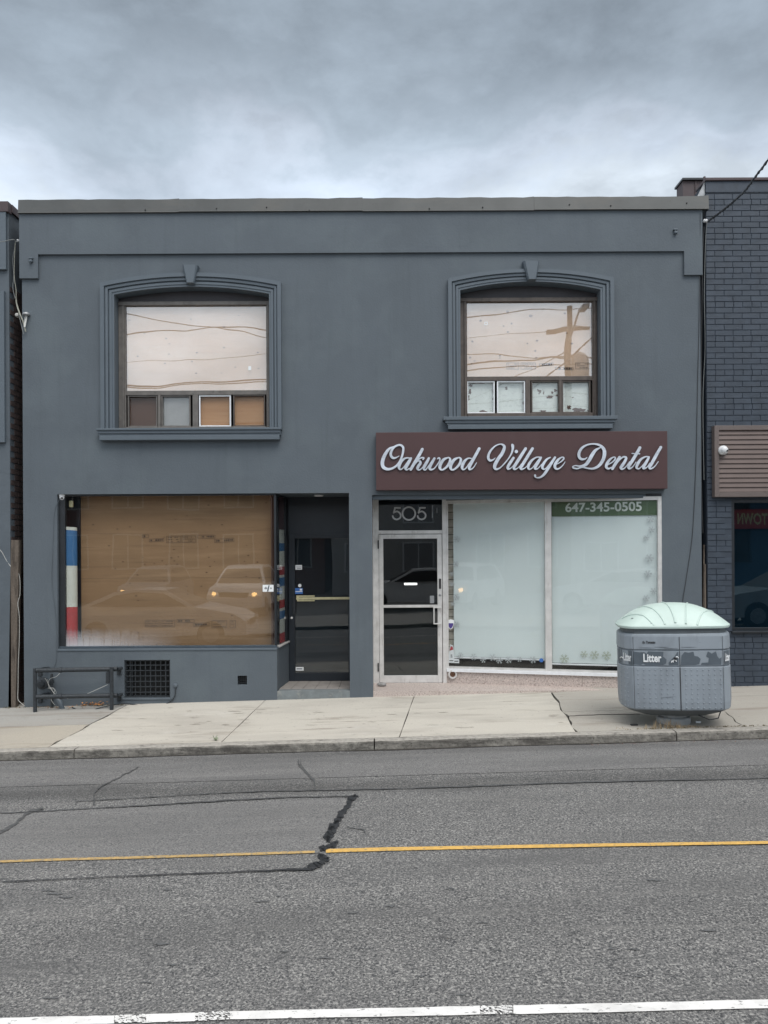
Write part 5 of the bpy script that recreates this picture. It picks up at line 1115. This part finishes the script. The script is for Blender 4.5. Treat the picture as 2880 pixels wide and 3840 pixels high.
# ------------------------------------------------------------------ pipe rail with gas fittings
Q2 = lambda a, b, y: W3(a*.4219, 2400+b*.4219, y)
yr = -.33
RL = empty('pipe_rail', G3(270, 2674, WALK), 'dark painted pipe guard rail in front of the lower left wall', 'railing')
pz = lambda z: 0
def vpost(X, Yt):
    a = W3(X, Yt, yr); w = MB(); w.tube([(a.x, yr, gz(WALK, a.x, yr)-.05), (a.x, yr, a.z)], .026, 12); w.build('post', m_pipe, RL); return a
vpost(131, 2507); vpost(418, 2502)
for Y0, Y1 in ((2514, 2509), (2613, 2608)):
    a, b = W3(137, Y0, yr), W3(440, Y1, yr+.06); w = MB(); n = 7
    w.tube([a, a+(b-a)*.5, b], .031, 12); w.tube([a+(b-a)*.28, a+(b-a)*.285, a+(b-a)*.315, a+(b-a)*.32], [.031, .038, .038, .031], 12)
    w.tube([a+Vector((.02, 0, 0)), a+Vector((.02, .18, 0)), a+Vector((.02, .33, -.02))], .022, 10)
    c = W3(448, Y1+3, -.03); w.tube([b, b+Vector((.03, .08, 0)), c], .022, 10); w.build('rail', m_pipe, RL, True)
    for c in (W3(448, Y1+5, -.0), W3(152, Y1+10, 0)):
        w = MB(); w.box(c.x-.03, c.x+.03, -.03, -.002, c.z-.06, c.z+.05, .008); w.build('wall_flange', m_pipe, RL)
w = MB(); a = W3(405, 2520, yr+.04); w.box(a.x-.03, a.x+.02, yr+.03, yr+.08, a.z-.16, a.z, .008); w.build('clamp', m_pipe, RL)
p = Q2(378, 385, -.10)
GV = empty('gas_regulator', Vector((p.x, -.1, gz(WALK, p.x, -.1))), 'round black gas regulator and riser pipe behind the pipe rail', 'regulator')
w = MB(); w.lathe(p, [(.03, .10), (.035, .02), (.085, .018), (.088, 0), (.085, -.018), (.050, -.03), (.045, -.075), (.02, -.082)], 28, 'y'); w.build('regulator_body', m_pipe, GV, True)
w = MB(); a = Q2(460, 300, -.09); b = Q2(462, 570, -.09); w.tube([a, a+(b-a)*.2, a+(b-a)*.21, a+(b-a)*.3, a+(b-a)*.31, b+Vector((0, 0, -.1))], [.02, .02, .030, .030, .02, .02], 10); w.tube([a+(b-a)*.35, Q2(420, 395, -.09), p], .016, 8); w.build('riser_pipe', m_pipe, GV, True)
w = MB(); a = Q2(510, 520, -.14); b = Q2(560, 600, -.16); w.tube([a, a+(b-a)*.4, b+Vector((0, 0, -.03))], [.030, .036, .030], 10); w.build('grey_elbow', m_label, GV, True)
WW = [[(420, 350), (435, 400), (470, 460), (520, 500), (605, 522)], [(530, 295), (500, 325), (445, 345), (430, 390), (460, 440), (480, 480), (455, 530), (490, 580)],
      [(400, 340), (425, 380), (440, 430), (485, 440), (470, 500)], [(425, 430), (470, 425), (500, 470), (465, 510)]]
lbs = ['white wire trailing from the gas riser down to the lower rail', 'white wire wound round the gas riser pipe', 'white wire looped beside the gas regulator', 'white wire knotted at the middle of the gas riser']
for L_, lb in zip(WW, lbs): cable('white_wire', [Q2(a, b, -.16+.02*math.sin(a)) for a, b in L_], .0022, m_wirew, lb, group=None)
cable('white_wire', [Q2(760, 485, yr+.1), Q2(850, 445, yr+.1), Q2(960, 395, yr+.1)], .003, m_wirew, 'straight white wire slanting up to the right rail post')
cable('wall_cable', [Q2(1575, 400, -.01), Q2(1560, 440, -.02), Q2(1552, 500, -.02), Q2(1510, 550, -.02), Q2(1430, 578, -.03), Q2(1250, 582, -.05), Q2(1100, 565, -.08), Q2(900, 600, -.25), Q2(760, 640, -.22), Q2(640, 600, -.2)], .008, m_pipe, 'thick dark cable curving from the wall along the foot of the facade')
p = Q2(1560, 405, -.0); w = MB(); w.lathe(p, [(.034, 0), (.03, -.02), (.012, -.03)], 14, 'y'); tag(w.build('cable_boss', m_lowpaint, smooth=True), 'painted round boss on the wall right of the basement grille', 'cable boss')
# stone by the dentist door
bm = bmesh.new(); bmesh.ops.create_icosphere(bm, subdivisions=3, radius=1); p = W3(1432, 2573, .42)
for v in bm.verts: 
    k = 1+.12*math.sin(v.co.x*5)*math.cos(v.co.z*4); v.co = Vector((p.x+v.co.x*.072*k, .42+v.co.y*.05, gz_led+.030+v.co.z*.033*k))
w = MB(); w.addbm(bm); tag(w.build('door_stone', m_stone, smooth=True), 'rounded grey stone lying on the granite ledge beside the dentist door', 'stone')

# ------------------------------------------------------------------ litter bin
bc = Vector((3.40, -1.87, 0)); bc.z = gz(WALK, bc.x, bc.y)
BN = empty('litter_bin', bc, 'large grey plastic litter bin with mint green domed lid on the pavement', 'litter bin')
def plan(s=1.0, dy=1.0, n=5):
    """rounded elongated outline, front at -y"""
    half = [(0, -.425), (.03, -.424), (.46, -.392), (.50, -.384), (.575, -.30), (.612, -.19), (.622, -.10), (.622, .10)]
    pts = half+[(x, -y) for x, y in half[::-1][1:-1]]+[(0, .425)]
    pts = pts+[(-x, y) for x, y in pts[::-1][1:-1]]
    return [(x*s*.985, y*s*dy) for x, y in pts]
def loft(mb, levels, closed=True):
    rings = [[Vector((bc.x+x, bc.y+y, bc.z+z)) for x, y in P_] for (P_, z) in levels]; n = len(rings[0]); i0 = len(mb.v)
    vs = [v for r in rings for v in r]; fs = [(a*n+k, a*n+(k+1) % n, (a+1)*n+(k+1) % n, (a+1)*n+k) for a in range(len(rings)-1) for k in range(n)]
    fs += [tuple(range(n))[::-1], tuple(range(len(vs)-n, len(vs)))]; mb.idx(vs, fs)
z = lambda Y: CZ-(Y+5.7-HOR)/F*8.62-bc.z      # front face height of a row
w = MB(); zl0, zl1 = z(2667), z(2502)
loft(w, [(plan(.955), zl0), (plan(.985), zl0+.015), (plan(.998), zl0+.10), (plan(1.0), (zl0+zl1)/2), (plan(.998), zl1-.008), (plan(.99), zl1)])
body = w.build('body', m_bin, BN)
w = MB(); a0, a1 = z(2498), z(2441); loft(w, [(plan(.965), a0-.016), (plan(.965), a0-.002), (plan(.992), a0+.003), (plan(.992), a1-.006), (plan(.965), a1), (plan(.965), a1+.014)]); w.build('label_band', m_bin, BN)
w = MB(); b0, b1 = z(2437), z(2374)-.012; loft(w, [(plan(.995), b0), (plan(1.002), b0+.006), (plan(.996), b1-.03), (plan(.985), b1-.008), (plan(.96), b1)]); w.build('top_band', m_bin, BN)
w = MB(); loft(w, [(plan(.93), b1-.01), (plan(.935), b1+.06)]); w.build('collar', m_bindk, BN)
def at(x, zc, off=0.0, s=1.0):
    """point on the front/side skin at plan x, pushed out"""
    P_ = sorted([p for p in plan(s) if p[1] < 0.0], key=lambda p: p[0])
    for (x0, y0), (x1, y1) in zip(P_[:-1], P_[1:]):
        if x0 <= x <= x1 and x1 > x0:
            t = (x-x0)/(x1-x0); n = Vector((y1-y0, -(x1-x0), 0)).normalized(); q_ = Vector((x, y0+(y1-y0)*t, 0))+n*off
            return Vector((bc.x+q_.x, bc.y+q_.y, bc.z+zc)), n
    return Vector((bc.x+x, bc.y-.1, bc.z+zc)), Vector((0, -1, 0))
# seams: central gap, and panel joints
w = MB()
for x, z0_, z1_, wd_ in ((.015, zl0+.0, zl1, .010), (-.478, zl0+.02, zl1, .004), (.478, zl0+.02, zl1, .004)):
    a, n = at(x-wd_/2, z0_, .002, 1.0); b, n = at(x+wd_/2, z0_, .002, 1.0); w.face([a, b, b+Vector((0, 0, z1_-z0_)), a+Vector((0, 0, z1_-z0_))])
for x, wd_ in ((.015, .006), (-.478, .004), (.478, .004)):
    a, n = at(x-wd_/2, b0, .003, 1.0); b, n = at(x+wd_/2, b0, .003, 1.0); w.face([a, b, b+Vector((0, 0, b1-b0-.03)), a+Vector((0, 0, b1-b0-.03))])
    a, n = at(x-wd_/2, a0, .009, .985); b, n = at(x+wd_/2, a0, .009, .985); w.face([a, b, b+Vector((0, 0, a1-a0)), a+Vector((0, 0, a1-a0))])
w.build('panel_seams', m_ink, BN)
w = MB()
for x in [-.435+.0625*k for k in range(7)]+[.075+.0625*k for k in range(7)]+[-.60, -.57, -.54]:
    for k in range(9):
        zz = zl0+.035+(zl1-zl0-.07)*k/8; c, n = at(x, zz, 0, 1.0); u = Vector((-n.y, n.x, 0)); s = .0095
        tip = c+n*.0060; R_ = [c-n*.001+u*s*math.cos(a*math.pi/3)+Vector((0, 0, s*math.sin(a*math.pi/3))) for a in range(6)]
        R2_ = [c+n*.0048+u*s*.55*math.cos(a*math.pi/3)+Vector((0, 0, s*.55*math.sin(a*math.pi/3))) for a in range(6)]
        w.idx(R_+R2_+[tip], [(a, (a+1) % 6, 6+(a+1) % 6, 6+a) for a in range(6)]+[(6+a, 6+(a+1) % 6, 12) for a in range(6)])
w.build('raised_dots', m_bin, BN, True)
# torn dark label patches
def patch(P_, off, mb, y0, y1):
    """P_ in (x, v) with v 0 bottom..1 top across the band"""
    mb.face([at(x, a0+.004+(a1-a0-.008)*v, off, .992)[0] for x, v in P_])
w = MB()
patch([(-.617, 0.02), (-.597, .02), (-.597, .98), (-.617, .98)], .003, w, 0, 1)
for a, b in ((-.590, -.52), (-.52, -.49)): patch([(a, .02), (b, .02), (b, .98), (a, .98)], .003, w, 0, 1)
patch([(-.488, .05), (-.40, .02), (-.375, .12), (-.35, .02), (-.22, .03), (-.16, .05), (-.13, .15), (-.125, .42), (-.16, .62), (-.155, .96), (-.32, .98), (-.335, .8), (-.36, .92), (-.41, .9), (-.48, .97)], .003, w, 0, 1)
patch([(-.10, .04), (.0, .04), (.0, .92), (-.01, .93), (-.04, .62), (-.075, .42), (-.105, .18)], .003, w, 0, 1)
patch([(.025, .04), (.18, .04), (.225, .10), (.24, .45), (.21, .62), (.175, .66), (.165, .95), (.11, .88), (.07, .95), (.035, .70)], .003, w, 0, 1)
patch([(.24, .04), (.46, .04), (.465, .55), (.44, .45), (.42, .62), (.405, .96), (.36, .8), (.32, .97), (.30, .62), (.33, .5), (.32, .2), (.25, .18)], .003, w, 0, 1)
for a, b in ((.49, .56), (.56, .61)): patch([(a, .03), (b, .03), (b, .97), (a, .97)], .003, w, 0, 1)
w.build('torn_label', m_label, BN)
def btext(s, xa, xb_, v0, v1, bold=.03, m=m_white, zz0=None, zz1=None, name='lettering'):
    vs, fs = text_polys(s, bold); mb = MB(); zA = a0+(a1-a0)*v0 if zz0 is None else zz0; zB = a0+(a1-a0)*v1 if zz1 is None else zz1
    mb.idx([at(xa+(xb_-xa)*u, zA+(zB-zA)*v, .006)[0] for u, v in vs], fs); return mb.build(name, m, BN)
bx_ = lambda X: (X-2547)/F*8.72+.015
btext('Litter', bx_(2419), bx_(2483), .24, .80)
btext('Litter', -.572, -.498, .26, .80); btext('Litter', .500, .565, .26, .80)
btext('Toronto', bx_(2430), bx_(2463), 0, 0, .05, m_ink, z(2414), z(2404))
mb = MB()
for k, (x, h) in enumerate(((0, .9), (.010, 1.0), (.019, .55))): c, n = at(bx_(2418)+x, z(2414), .006); mb.face([c, c+Vector((.006, 0, 0)), c+Vector((.006, 0, .03*h)), c+Vector((0, 0, .03*h))])
mb.build('city_emblem', m_ink, BN)
mb = MB()
for x0, x1, v in ((-.06, -.02, .28), (-.03, .0, .5), (-.075, -.055, .22)): 
    c = [at(x0+(x1-x0)*t, a0+(a1-a0)*(v+.14*math.sin(t*3)), .007)[0] for t in (0, .33, .66, 1)]; mb.tube(c, .006, 5)
c = [at(-.60+.03*t, a0+(a1-a0)*(.35+.12*math.sin(t*3)), .008)[0] for t in (0, .33, .66, .9)]; mb.tube(c, .005, 5)
mb.build('arrow_mark', m_white, BN)
w = MB(); c, n = at(-.035, a0+(a1-a0)*.5, .0); w.lathe(c, [(.016, 0), (.016, -.014), (.008, -.016)], 14, 'y'); w.build('lock', m_ink, BN)
w = MB()
for (x0, x1, zz, sl_) in ((-.25, -.09, z(2427), -.003), (-.15, .0, z(2432), .0), (.03, .2, z(2428), .002), (-.20, -.04, z(2618), .014), (-.42, -.25, z(2430), 0)):
    A_ = [at(x0+(x1-x0)*t, zz+sl_*t, .0035 if zz > a1 else .004)[0] for t in (0, .5, 1)]; w.tube(A_, [.0008, .0018, .0006], 4)
w.build('scuff_marks', m_ink, BN)
# lid
zr = z(2361)+.006
w = MB(); LS = 1.005; hgt = .27
def dome(t): # t 0 rim..1 top
    return (math.cos(t*math.pi/2))**0.72
lv = [(plan(.95), zr+.012), (plan(1.0), zr), (plan(1.012), zr+.012), (plan(1.012), zr+.028)]
NT = 12
def lplan(r_, t):
    b_ = min(1, .25+t*1.8); out = []
    for x, y in plan(1.0):
        a = math.atan2(y/.43, x/.612); out.append(((x*(1-b_)+.612*math.cos(a)*b_)*r_, (y*(1-b_)+.43*math.sin(a)*b_)*r_))
    return out
for k in range(1, NT): t = k/NT; rr_ = 1.0-t; lv.append((lplan(rr_, t), zr+.036+(hgt-.036)*(1-rr_**2.6)))
lv.append((lplan(.02, 1), zr+hgt))
loft(w, lv); lid = w.build('lid', m_lid, BN, True)
def onlid(a, s):
    """point on the dome: a angle in plan, s 0 rim .. 1 top"""
    P_ = lplan(1.0, s); r = max(.001, 1-s); h = zr+.036+(hgt-.036)*(1-r**2.6)
    d = (math.cos(a), math.sin(a)); n = len(P_)
    for i in range(n):
        (x0, y0), (x1, y1) = P_[i], P_[(i+1) % n]; ex, ey = x1-x0, y1-y0; den = d[0]*ey-d[1]*ex
        if abs(den) < 1e-9: continue
        t = (x0*ey-y0*ex)/den; u = (x0*d[1]-y0*d[0])/den
        if t > 0 and -1e-6 <= u <= 1+1e-6: return Vector((bc.x+d[0]*t*r, bc.y+d[1]*t*r, bc.z+h+.002))
def onlid_xy(x, y):
    a = math.atan2(y, x); lo, hi = 0.0, 1.0; d = math.hypot(x, y)
    for _ in range(24):
        m_ = (lo+hi)/2; p = onlid(a, m_); dd = math.hypot(p.x-bc.x, p.y-bc.y)
        if dd > d: lo = m_
        else: hi = m_
    return onlid(a, (lo+hi)/2)
w = MB()
for xr_, xt in ((-.25, -.55), (-.128, -.36), (-.017, -.09), (.095, .20), (.217, .46)):
    pts = [onlid_xy(xr_+(xt-xr_)*(t**1.15), -.405+(.445 if abs(xt) < .4 else .36)*t) for t in [k/12 for k in range(13)]]
    w.tube(pts, [.012]+[.009]*12, 6)
w.build('lid_ribs', m_lid, BN, True)
w = MB()
for x, y in ((-.46, -.24), (-.27, -.375)): p = onlid_xy(x, y); w.lathe(p, [(.013, -.002), (.012, .002), (.002, .003)], 8)
w.build('lid_marks', m_label, BN)
# pan, pedestal
w = MB(); loft(w, [(plan(.30), zl0-.105), (plan(.58), zl0-.09), (plan(.86, .95), zl0-.035), (plan(.955), zl0+.004)]); w.build('under_pan', m_bindk, BN)
hp = zl0-.09
w = MB(); w.lathe(bc+Vector((.0, 0, 0)), [(.185, -.01), (.190, .0), (.190, .055), (.180, .068), (.150, .074), (.15, hp)], 36); w.build('pedestal', mat('pale bin pedestal', (.36, .38, .39), .5, var=.1, vs=8), BN, True)
w = MB(); w.tube([Vector((bc.x+.22, bc.y-.3, bc.z+hp+.02)), Vector((bc.x+.33, bc.y-.35, bc.z+hp-.02)), Vector((bc.x+.42, bc.y-.35, bc.z+hp)), Vector((bc.x+.45, bc.y-.33, bc.z+hp+.07))], .007, 6); w.build('hanging_cable', m_wireb, BN, True)
BN.rotation_euler = (0, R(-1.3), R(-11))

# ------------------------------------------------------------------ weeds, leaves, litter
def blades(pts, hmax, name, m, label, spread=.03, nper=7, cat='grass', wdt=.0022):
    w = MB()
    for (x, y, z_, h) in pts:
        for _ in range(nper):
            a = random.uniform(0, 2*math.pi); ln_ = random.uniform(.3, 1)*h*hmax; d = Vector((math.cos(a), math.sin(a), 0)); b = Vector((x+random.gauss(0, spread), y+random.gauss(0, spread*.5), z_))
            s = Vector((-d.y, d.x, 0))*wdt; le_ = random.uniform(.2, .9)
            w.face([b-s, b+s, b+d*ln_*le_*.5+Vector((0, 0, ln_*.7))+s*.6, b+d*ln_*le_*.5+Vector((0, 0, ln_*.7))-s*.6]); w.face([b+d*ln_*le_*.5+Vector((0, 0, ln_*.7))-s*.6, b+d*ln_*le_*.5+Vector((0, 0, ln_*.7))+s*.6, b+d*ln_*le_+Vector((0, 0, ln_))])
    o = w.build(name, m); o['kind'] = 'stuff'; return tag(o, label, cat)
yj = KERB+KT+.03
P_ = []
for k in range(30):
    x = random.gauss(3.28, .22); P_.append((x, yj+abs(random.gauss(0, .02)), gz(WALK, x, yj), math.exp(-((x-3.17)/.16)**2)+.25))
blades(P_, .13, 'dry_grass', m_dryg, 'tuft of dry straw coloured grass at the foot of the litter bin')
P_ = [(x, yj+random.uniform(-.02, .02), gz(WALK, x, yj), random.uniform(.3, 1)) for x in [random.uniform(2.75, 4.8) for _ in range(110)]]
blades(P_, .022, 'kerb_weeds', m_moss, 'low brown weeds in the joint behind the kerb', .012, 7)
P_ = [(x, -.03+random.uniform(-.04, .02), gz(WALK, x, -.03), random.uniform(.3, 1)) for x in [random.uniform(-5.4, -3.4) for _ in range(50)]]
blades(P_, .035, 'wall_weeds', m_moss, 'sparse weeds and dirt along the foot of the left wall', .02, 8)
def litter_bits(n, fn, size, name, m, label, cat='leaves'):
    w = MB()
    for _ in range(n):
        c = fn(); s = random.uniform(.4, 1)*size; a = random.uniform(0, 6.28); u = Vector((math.cos(a), math.sin(a), random.uniform(-.5, .5))); v = Vector((-math.sin(a), math.cos(a), random.uniform(-.5, .7)))*.6; up = Vector((0, 0, .004+abs(s)*.35))
        w.face([c+up-u*s, c+up-v*s*.8+u*s*.2, c+up+u*s, c+up+v*s*.8]); 
    o = w.build(name, m); o['kind'] = 'stuff'; return tag(o, label, cat)
def near(x0, x1, y0, y1, pl): 
    def f(): x, y = random.uniform(x0, x1), random.uniform(y0, y1); return Vector((x, y, gz(pl, x, y)))
    return f
def heap(cx, cy, sx, sy, sz):
    def f(): x, y = random.gauss(cx, sx), random.gauss(cy, sy); return Vector((x, y, gz(WALK, x, y)+abs(random.gauss(0, sz))))
    return f
litter_bits(60, heap(-4.12, -.05, .10, .02, .02), .028, 'dead_leaves', m_leaf, 'heap of orange dead leaves against the wall under the lower rail')
litter_bits(60, heap(-4.55, -.12, .35, .05, .008), .020, 'dead_leaves', m_leaf, 'scattered brown leaves behind the pipe rail', 'leaves')
litter_bits(90, near(2.2, 4.6, -2.46, -2.39, ROADN), .011, 'gutter_debris', mat('red brown debris', (.17, .09, .06), .9, var=.5, vs=20), 'small reddish debris in the gutter below the kerb', 'debris')
litter_bits(26, near(2.2, 4.6, -2.50, -2.39, ROADN), .010, 'gutter_debris', m_stone, 'pale crumbs of litter in the gutter below the kerb', 'debris')
litter_bits(40, near(-1.9, -.4, -2.46, -2.39, ROADN), .009, 'gutter_debris', m_stone, 'pale grit in the gutter at the middle of the kerb', 'debris')
litter_bits(90, near(-5.4, 4, -.06, -.005, WALK), .007, 'wall_grit', m_gap, 'dark grit along the foot of the facade', 'debris')
# small weed on the kerb and a dark object by the bin
p = G3(809, 2778, WALK); w = MB(); n = 10
for k in range(n): a = k*6.28/n; w.tube([p+Vector((0, 0, .0)), p+Vector((math.cos(a)*.02, math.sin(a)*.02, .03)), p+Vector((math.cos(a)*.03, math.sin(a)*.03, .02+.02*(k % 3)))], .004, 4)
tag(w.build('weed', mat('pale green weed', (.22, .26, .17), .8, var=.3, vs=30)), 'small pale weed growing behind the kerb left of centre', 'weed')
p = G3(2378, 2720, WALK); w = MB(); w.box(p.x-.04, p.x+.04, p.y-.02, p.y+.02, p.z+.001, p.z+.014, .004); tag(w.build('flat_scrap', m_ink), 'dark flat scrap lying on the pavement left of the bin pedestal', 'scrap')
p = G3(2618, 2711, WALK); w = MB(); w.box(p.x-.03, p.x+.03, p.y-.015, p.y+.015, p.z+.001, p.z+.02, .006); tag(w.build('paper_scrap', m_white), 'pale crumpled scrap on the pavement right of the bin pedestal', 'scrap')

# ------------------------------------------------------------------ across the street: seen only mirrored in the glass
def car(name, x, y, yaw, kind, paint, label, lights=False):
    base = Vector((x, y, .024*x+(.0 if y < -13 else -.15))); E = empty(name, base, label, 'car', 'vehicles across the street'); 
    Lh = 2.3; Wd = .90
    if kind == 'suv': body = [(-2.3, .35), (-2.34, .9), (-2.2, 1.05), (-1.95, 1.62), (-1.3, 1.72), (.2, 1.70), (.65, 1.58), (1.25, 1.10), (2.1, .98), (2.32, .75), (2.3, .35)]; win = [(-1.9, 1.10), (-1.7, 1.56), (-1.2, 1.63), (.2, 1.61), (.55, 1.50), (1.05, 1.10)]
    else: body = [(-2.3, .30), (-2.35, .80), (-2.2, .95), (-1.75, 1.02), (-1.05, 1.36), (-.5, 1.44), (.25, 1.40), (1.0, 1.0), (2.0, .84), (2.3, .66), (2.32, .30)]; win = [(-1.55, 1.02), (-.98, 1.29), (-.45, 1.37), (.22, 1.33), (.85, 1.0)]
    def tf(px, py, pz): c, s = math.cos(yaw), math.sin(yaw); return base+Vector((px*c-py*s, px*s+py*c, pz))
    def wid(z_): return Wd if z_ < .95 else Wd-(z_-.95)*.42
    w = MB(); n = len(body); L_ = [tf(a, -wid(b), b) for a, b in body]; R_ = [tf(a, wid(b), b) for a, b in body]
    w.idx(L_+R_, [tuple(range(n)), tuple(range(n, 2*n))[::-1]]+[(i, (i+1) % n, n+(i+1) % n, n+i) for i in range(n)]); w.build('body', paint, E, True)
    w = MB()
    for s in (-1, 1): w.face([tf(a, s*(wid(b)+.006), b) for a, b in win])
    fi = [(a, b) for a, b in body if b > .95]; f0, f1 = [(body[i], body[i+1]) for i in range(n-1) if body[i][0] > .1 and body[i+1][1] < 1.2 and body[i][1] > 1.2][0]
    w.face([tf(f0[0]+.01, -wid(f0[1])+.08, f0[1]+.008), tf(f0[0]+.01, wid(f0[1])-.08, f0[1]+.008), tf(f1[0]+.01, wid(f1[1])-.08, f1[1]+.012), tf(f1[0]+.01, -wid(f1[1])+.08, f1[1]+.012)])
    w.build('windows', m_ink, E)
    for wx in (-1.4, 1.42):
        for s in (-1, 1):
            w = MB(); c = tf(wx, s*(Wd-.10), .33); ax = tf(0, 1, 0)-tf(0, 0, 0); 
            w.tube([c-ax*.11, c+ax*.11], .33, 20); wh_ = w.build('wheel', m_ink, E); w = MB(); w.tube([c-ax*.115, c+ax*.115], .20, 14); w.build('rim', m_galv, wh_)
    hz = .80 if kind == 'suv' else .64
    for s in (-1, 1):
        w = MB(); c = tf(2.30, s*.66, hz); f = tf(1, 0, 0)-tf(0, 0, 0); w.tube([c-f*.05, c+f*.05], .07, 12); w.build('headlight', emis('lit headlight', (1, .58, .22), 7) if lights else m_galv, E)
    w = MB(); a = tf(2.33, 0, hz-.02); f = tf(0, 1, 0)-tf(0, 0, 0); u = Vector((0, 0, 1)); w.face([a-f*.45-u*.09, a+f*.45-u*.09, a+f*.5+u*.07, a-f*.5+u*.07]); w.build('grille', m_ink, E)
m_cw = mat('white car paint', (.78, .79, .80), .25); m_cd = mat('dark car paint', (.03, .035, .04), .25)
car('parked_car', -5.7, -8.75, 0, 'sedan', m_cw, 'white sedan parked at the near kerb left of the camera')
car('parked_suv', -4.9, -16.3, R(90), 'suv', m_cw, 'white suv with lit headlights facing the street across the road', True)
car('parked_van', -9.3, -20.5, R(90), 'suv', mat('grey car paint', (.30, .31, .33), .3), 'grey suv with lit headlights behind the white suv', True)
car('parked_car', 1.2, -14.6, R(180), 'sedan', m_cw, 'white sedan parked across the street behind the camera')
car('parked_car', 10.6, -8.75, R(180), 'sedan', mat('silver car paint', (.45, .47, .48), .25, .3), 'silver sedan parked at the near kerb right of the camera')
def block(name, x0, x1, y, h, m, cols, rows, label, wm, trim):
    E = empty(name, ((x0+x1)/2, y-5, 0), label, 'building'); w = MB(); w.box(x0, x1, y-10, y, -1, h); w.build('wall', m, E)
    sx = (x1-x0)/cols; sz = (h-.6)/rows
    for i in range(cols):
        for j in range(rows):
            a = x0+sx*(i+.22); b = x0+sx*(i+.78); c = .5+sz*(j+.25); d = .5+sz*(j+.85)
            w = MB(); ring(w, a, b, c, d, .07, y, y+.05); w.box((a+b)/2-.03, (a+b)/2+.03, y+.001, y+.05, c+.07, d-.07); f = w.build('window', trim, E); w = MB(); w.box(a+.07, b-.07, y+.002, y+.02, c+.07, d-.07); w.build('pane', wm, f)
    w = MB(); w.box(x0-.1, x1+.1, y-.2, y+.15, h, h+.25); w.build('cornice', trim, E)
m_opb = mat('red brown brick', (.16, .075, .055), .8, var=.15, vs=3); m_opw = mat('pale rendered wall', (.42, .42, .41), .8, var=.06, vs=2)
block('brick_house', -19, -3.0, -26, 6.4, m_opb, 6, 2, 'red brick house across the street', m_ink, m_opw)
block('pale_shop', -2.5, 8.5, -24, 5.2, m_opw, 4, 2, 'pale rendered shop building across the street', m_pane, m_whiteframe)
block('dark_shop', 9, 24, -16, 5.0, mat('blue grey cladding', (.05, .10, .16), .6), 3, 1, 'blue grey shop across the street with a red awning sign', m_ink, m_blackframe)
# red sign reading TOWN across the street, seen mirrored in the right hand window
w = MB(); w.box(12.1, 15.6, -15.98, -15.8, 2.78, 3.44, .02); TS = tag(w.build('shop_sign', mat('red sign', (.50, .05, .04), .5)), 'red shop sign across the street mirrored in the tinted window', 'sign')
w = MB(); text(w, 'E TOWN', (13.65, -15.79, 2.93), (-1.32, 0, 0), (0, 0, .38), .03); w.build('lettering', mat('yellow sign paint', (.75, .6, .3), .5), TS)
# utility poles and their wires
def pole(x, y, h, label):
    E = empty('utility_pole', (x, y, .024*x), label, 'utility pole', 'utility poles across the street'); w = MB(); w.tube([(x, y, -.5), (x, y, h)], [.13, .09], 14); w.build('pole', m_wood, E, True)
    w = MB(); w.box(x-.7, x+.7, y-.05, y+.05, h-.9, h-.80); w.build('crossarm', m_wood, E); w = MB(); w.lathe((x+.35, y, h-2.4), [(.2, 0), (.24, .05), (.24, .75), (.18, .82)], 16); w.build('transformer', m_galv, E, True)
    w = MB(); w.tube([(x, y, h-1.2), (x, y+1.4, h-.7), (x, y+1.9, h-.75)], .04, 8); w.box(x-.12, x+.12, y+1.7, y+2.3, h-.82, h-.70, .03); w.build('lamp_arm', m_galv, E)
pole(5.9, -13.2, 9.9, 'wooden utility pole across the street with a lamp arm'); pole(-22, -13.2, 8.6, 'wooden utility pole far down the street on the left'); pole(30, -13.2, 9.6, 'wooden utility pole far up the street on the right')
k = 0
wl_ = ['topmost', 'second', 'third', 'fourth', 'fifth', 'lowest']
for i, (za, dx, yy, sag, r_) in enumerate(((9.5, 0, -12.6, .5, .017), (9.1, 0, -13.3, .8, .008), (8.2, 0, -13.2, .7, .024), (7.9, 0, -13.0, .5, .018), (7.0, 0, -13.1, .9, .018), (6.6, 0, -13.2, .6, .014))):
    for j, (xa_, xb_) in enumerate(((-22, 5.9), (5.9, 30))):
        w = MB(); pts = [(xa_+(xb_-xa_)*t, yy+.05*math.sin(9*t), za+.024*(xa_+(xb_-xa_)*t)*.6-sag*4*t*(1-t)+.03*math.sin(23*t)) for t in [k_/24 for k_ in range(25)]]
        w.tube(pts, r_, 5); tag(w.build('overhead_wire', m_wireb), f'{wl_[i]} overhead wire across the street on the {"left" if j == 0 else "right"} span', 'wire')
for i, (a, b) in enumerate((((5.9, -13.2, 8.4), (-6.5, -24, 5.5)), ((5.9, -13.2, 8.2), (-12, -9.5, 9.5)), ((5.9, -13.2, 6.9), (2, -24, 4.6)))):
    a, b = Vector(a), Vector(b); w = MB(); w.tube([a+(b-a)*t-Vector((0, 0, .5*4*t*(1-t))) for t in [k_/12 for k_ in range(13)]], .014, 5)
    tag(w.build('overhead_wire', m_wireb), ['drop wire from the pole to the brick house across the street', 'drop wire from the pole over the near pavement', 'drop wire from the pole to the pale shop across the street'][i], 'wire')
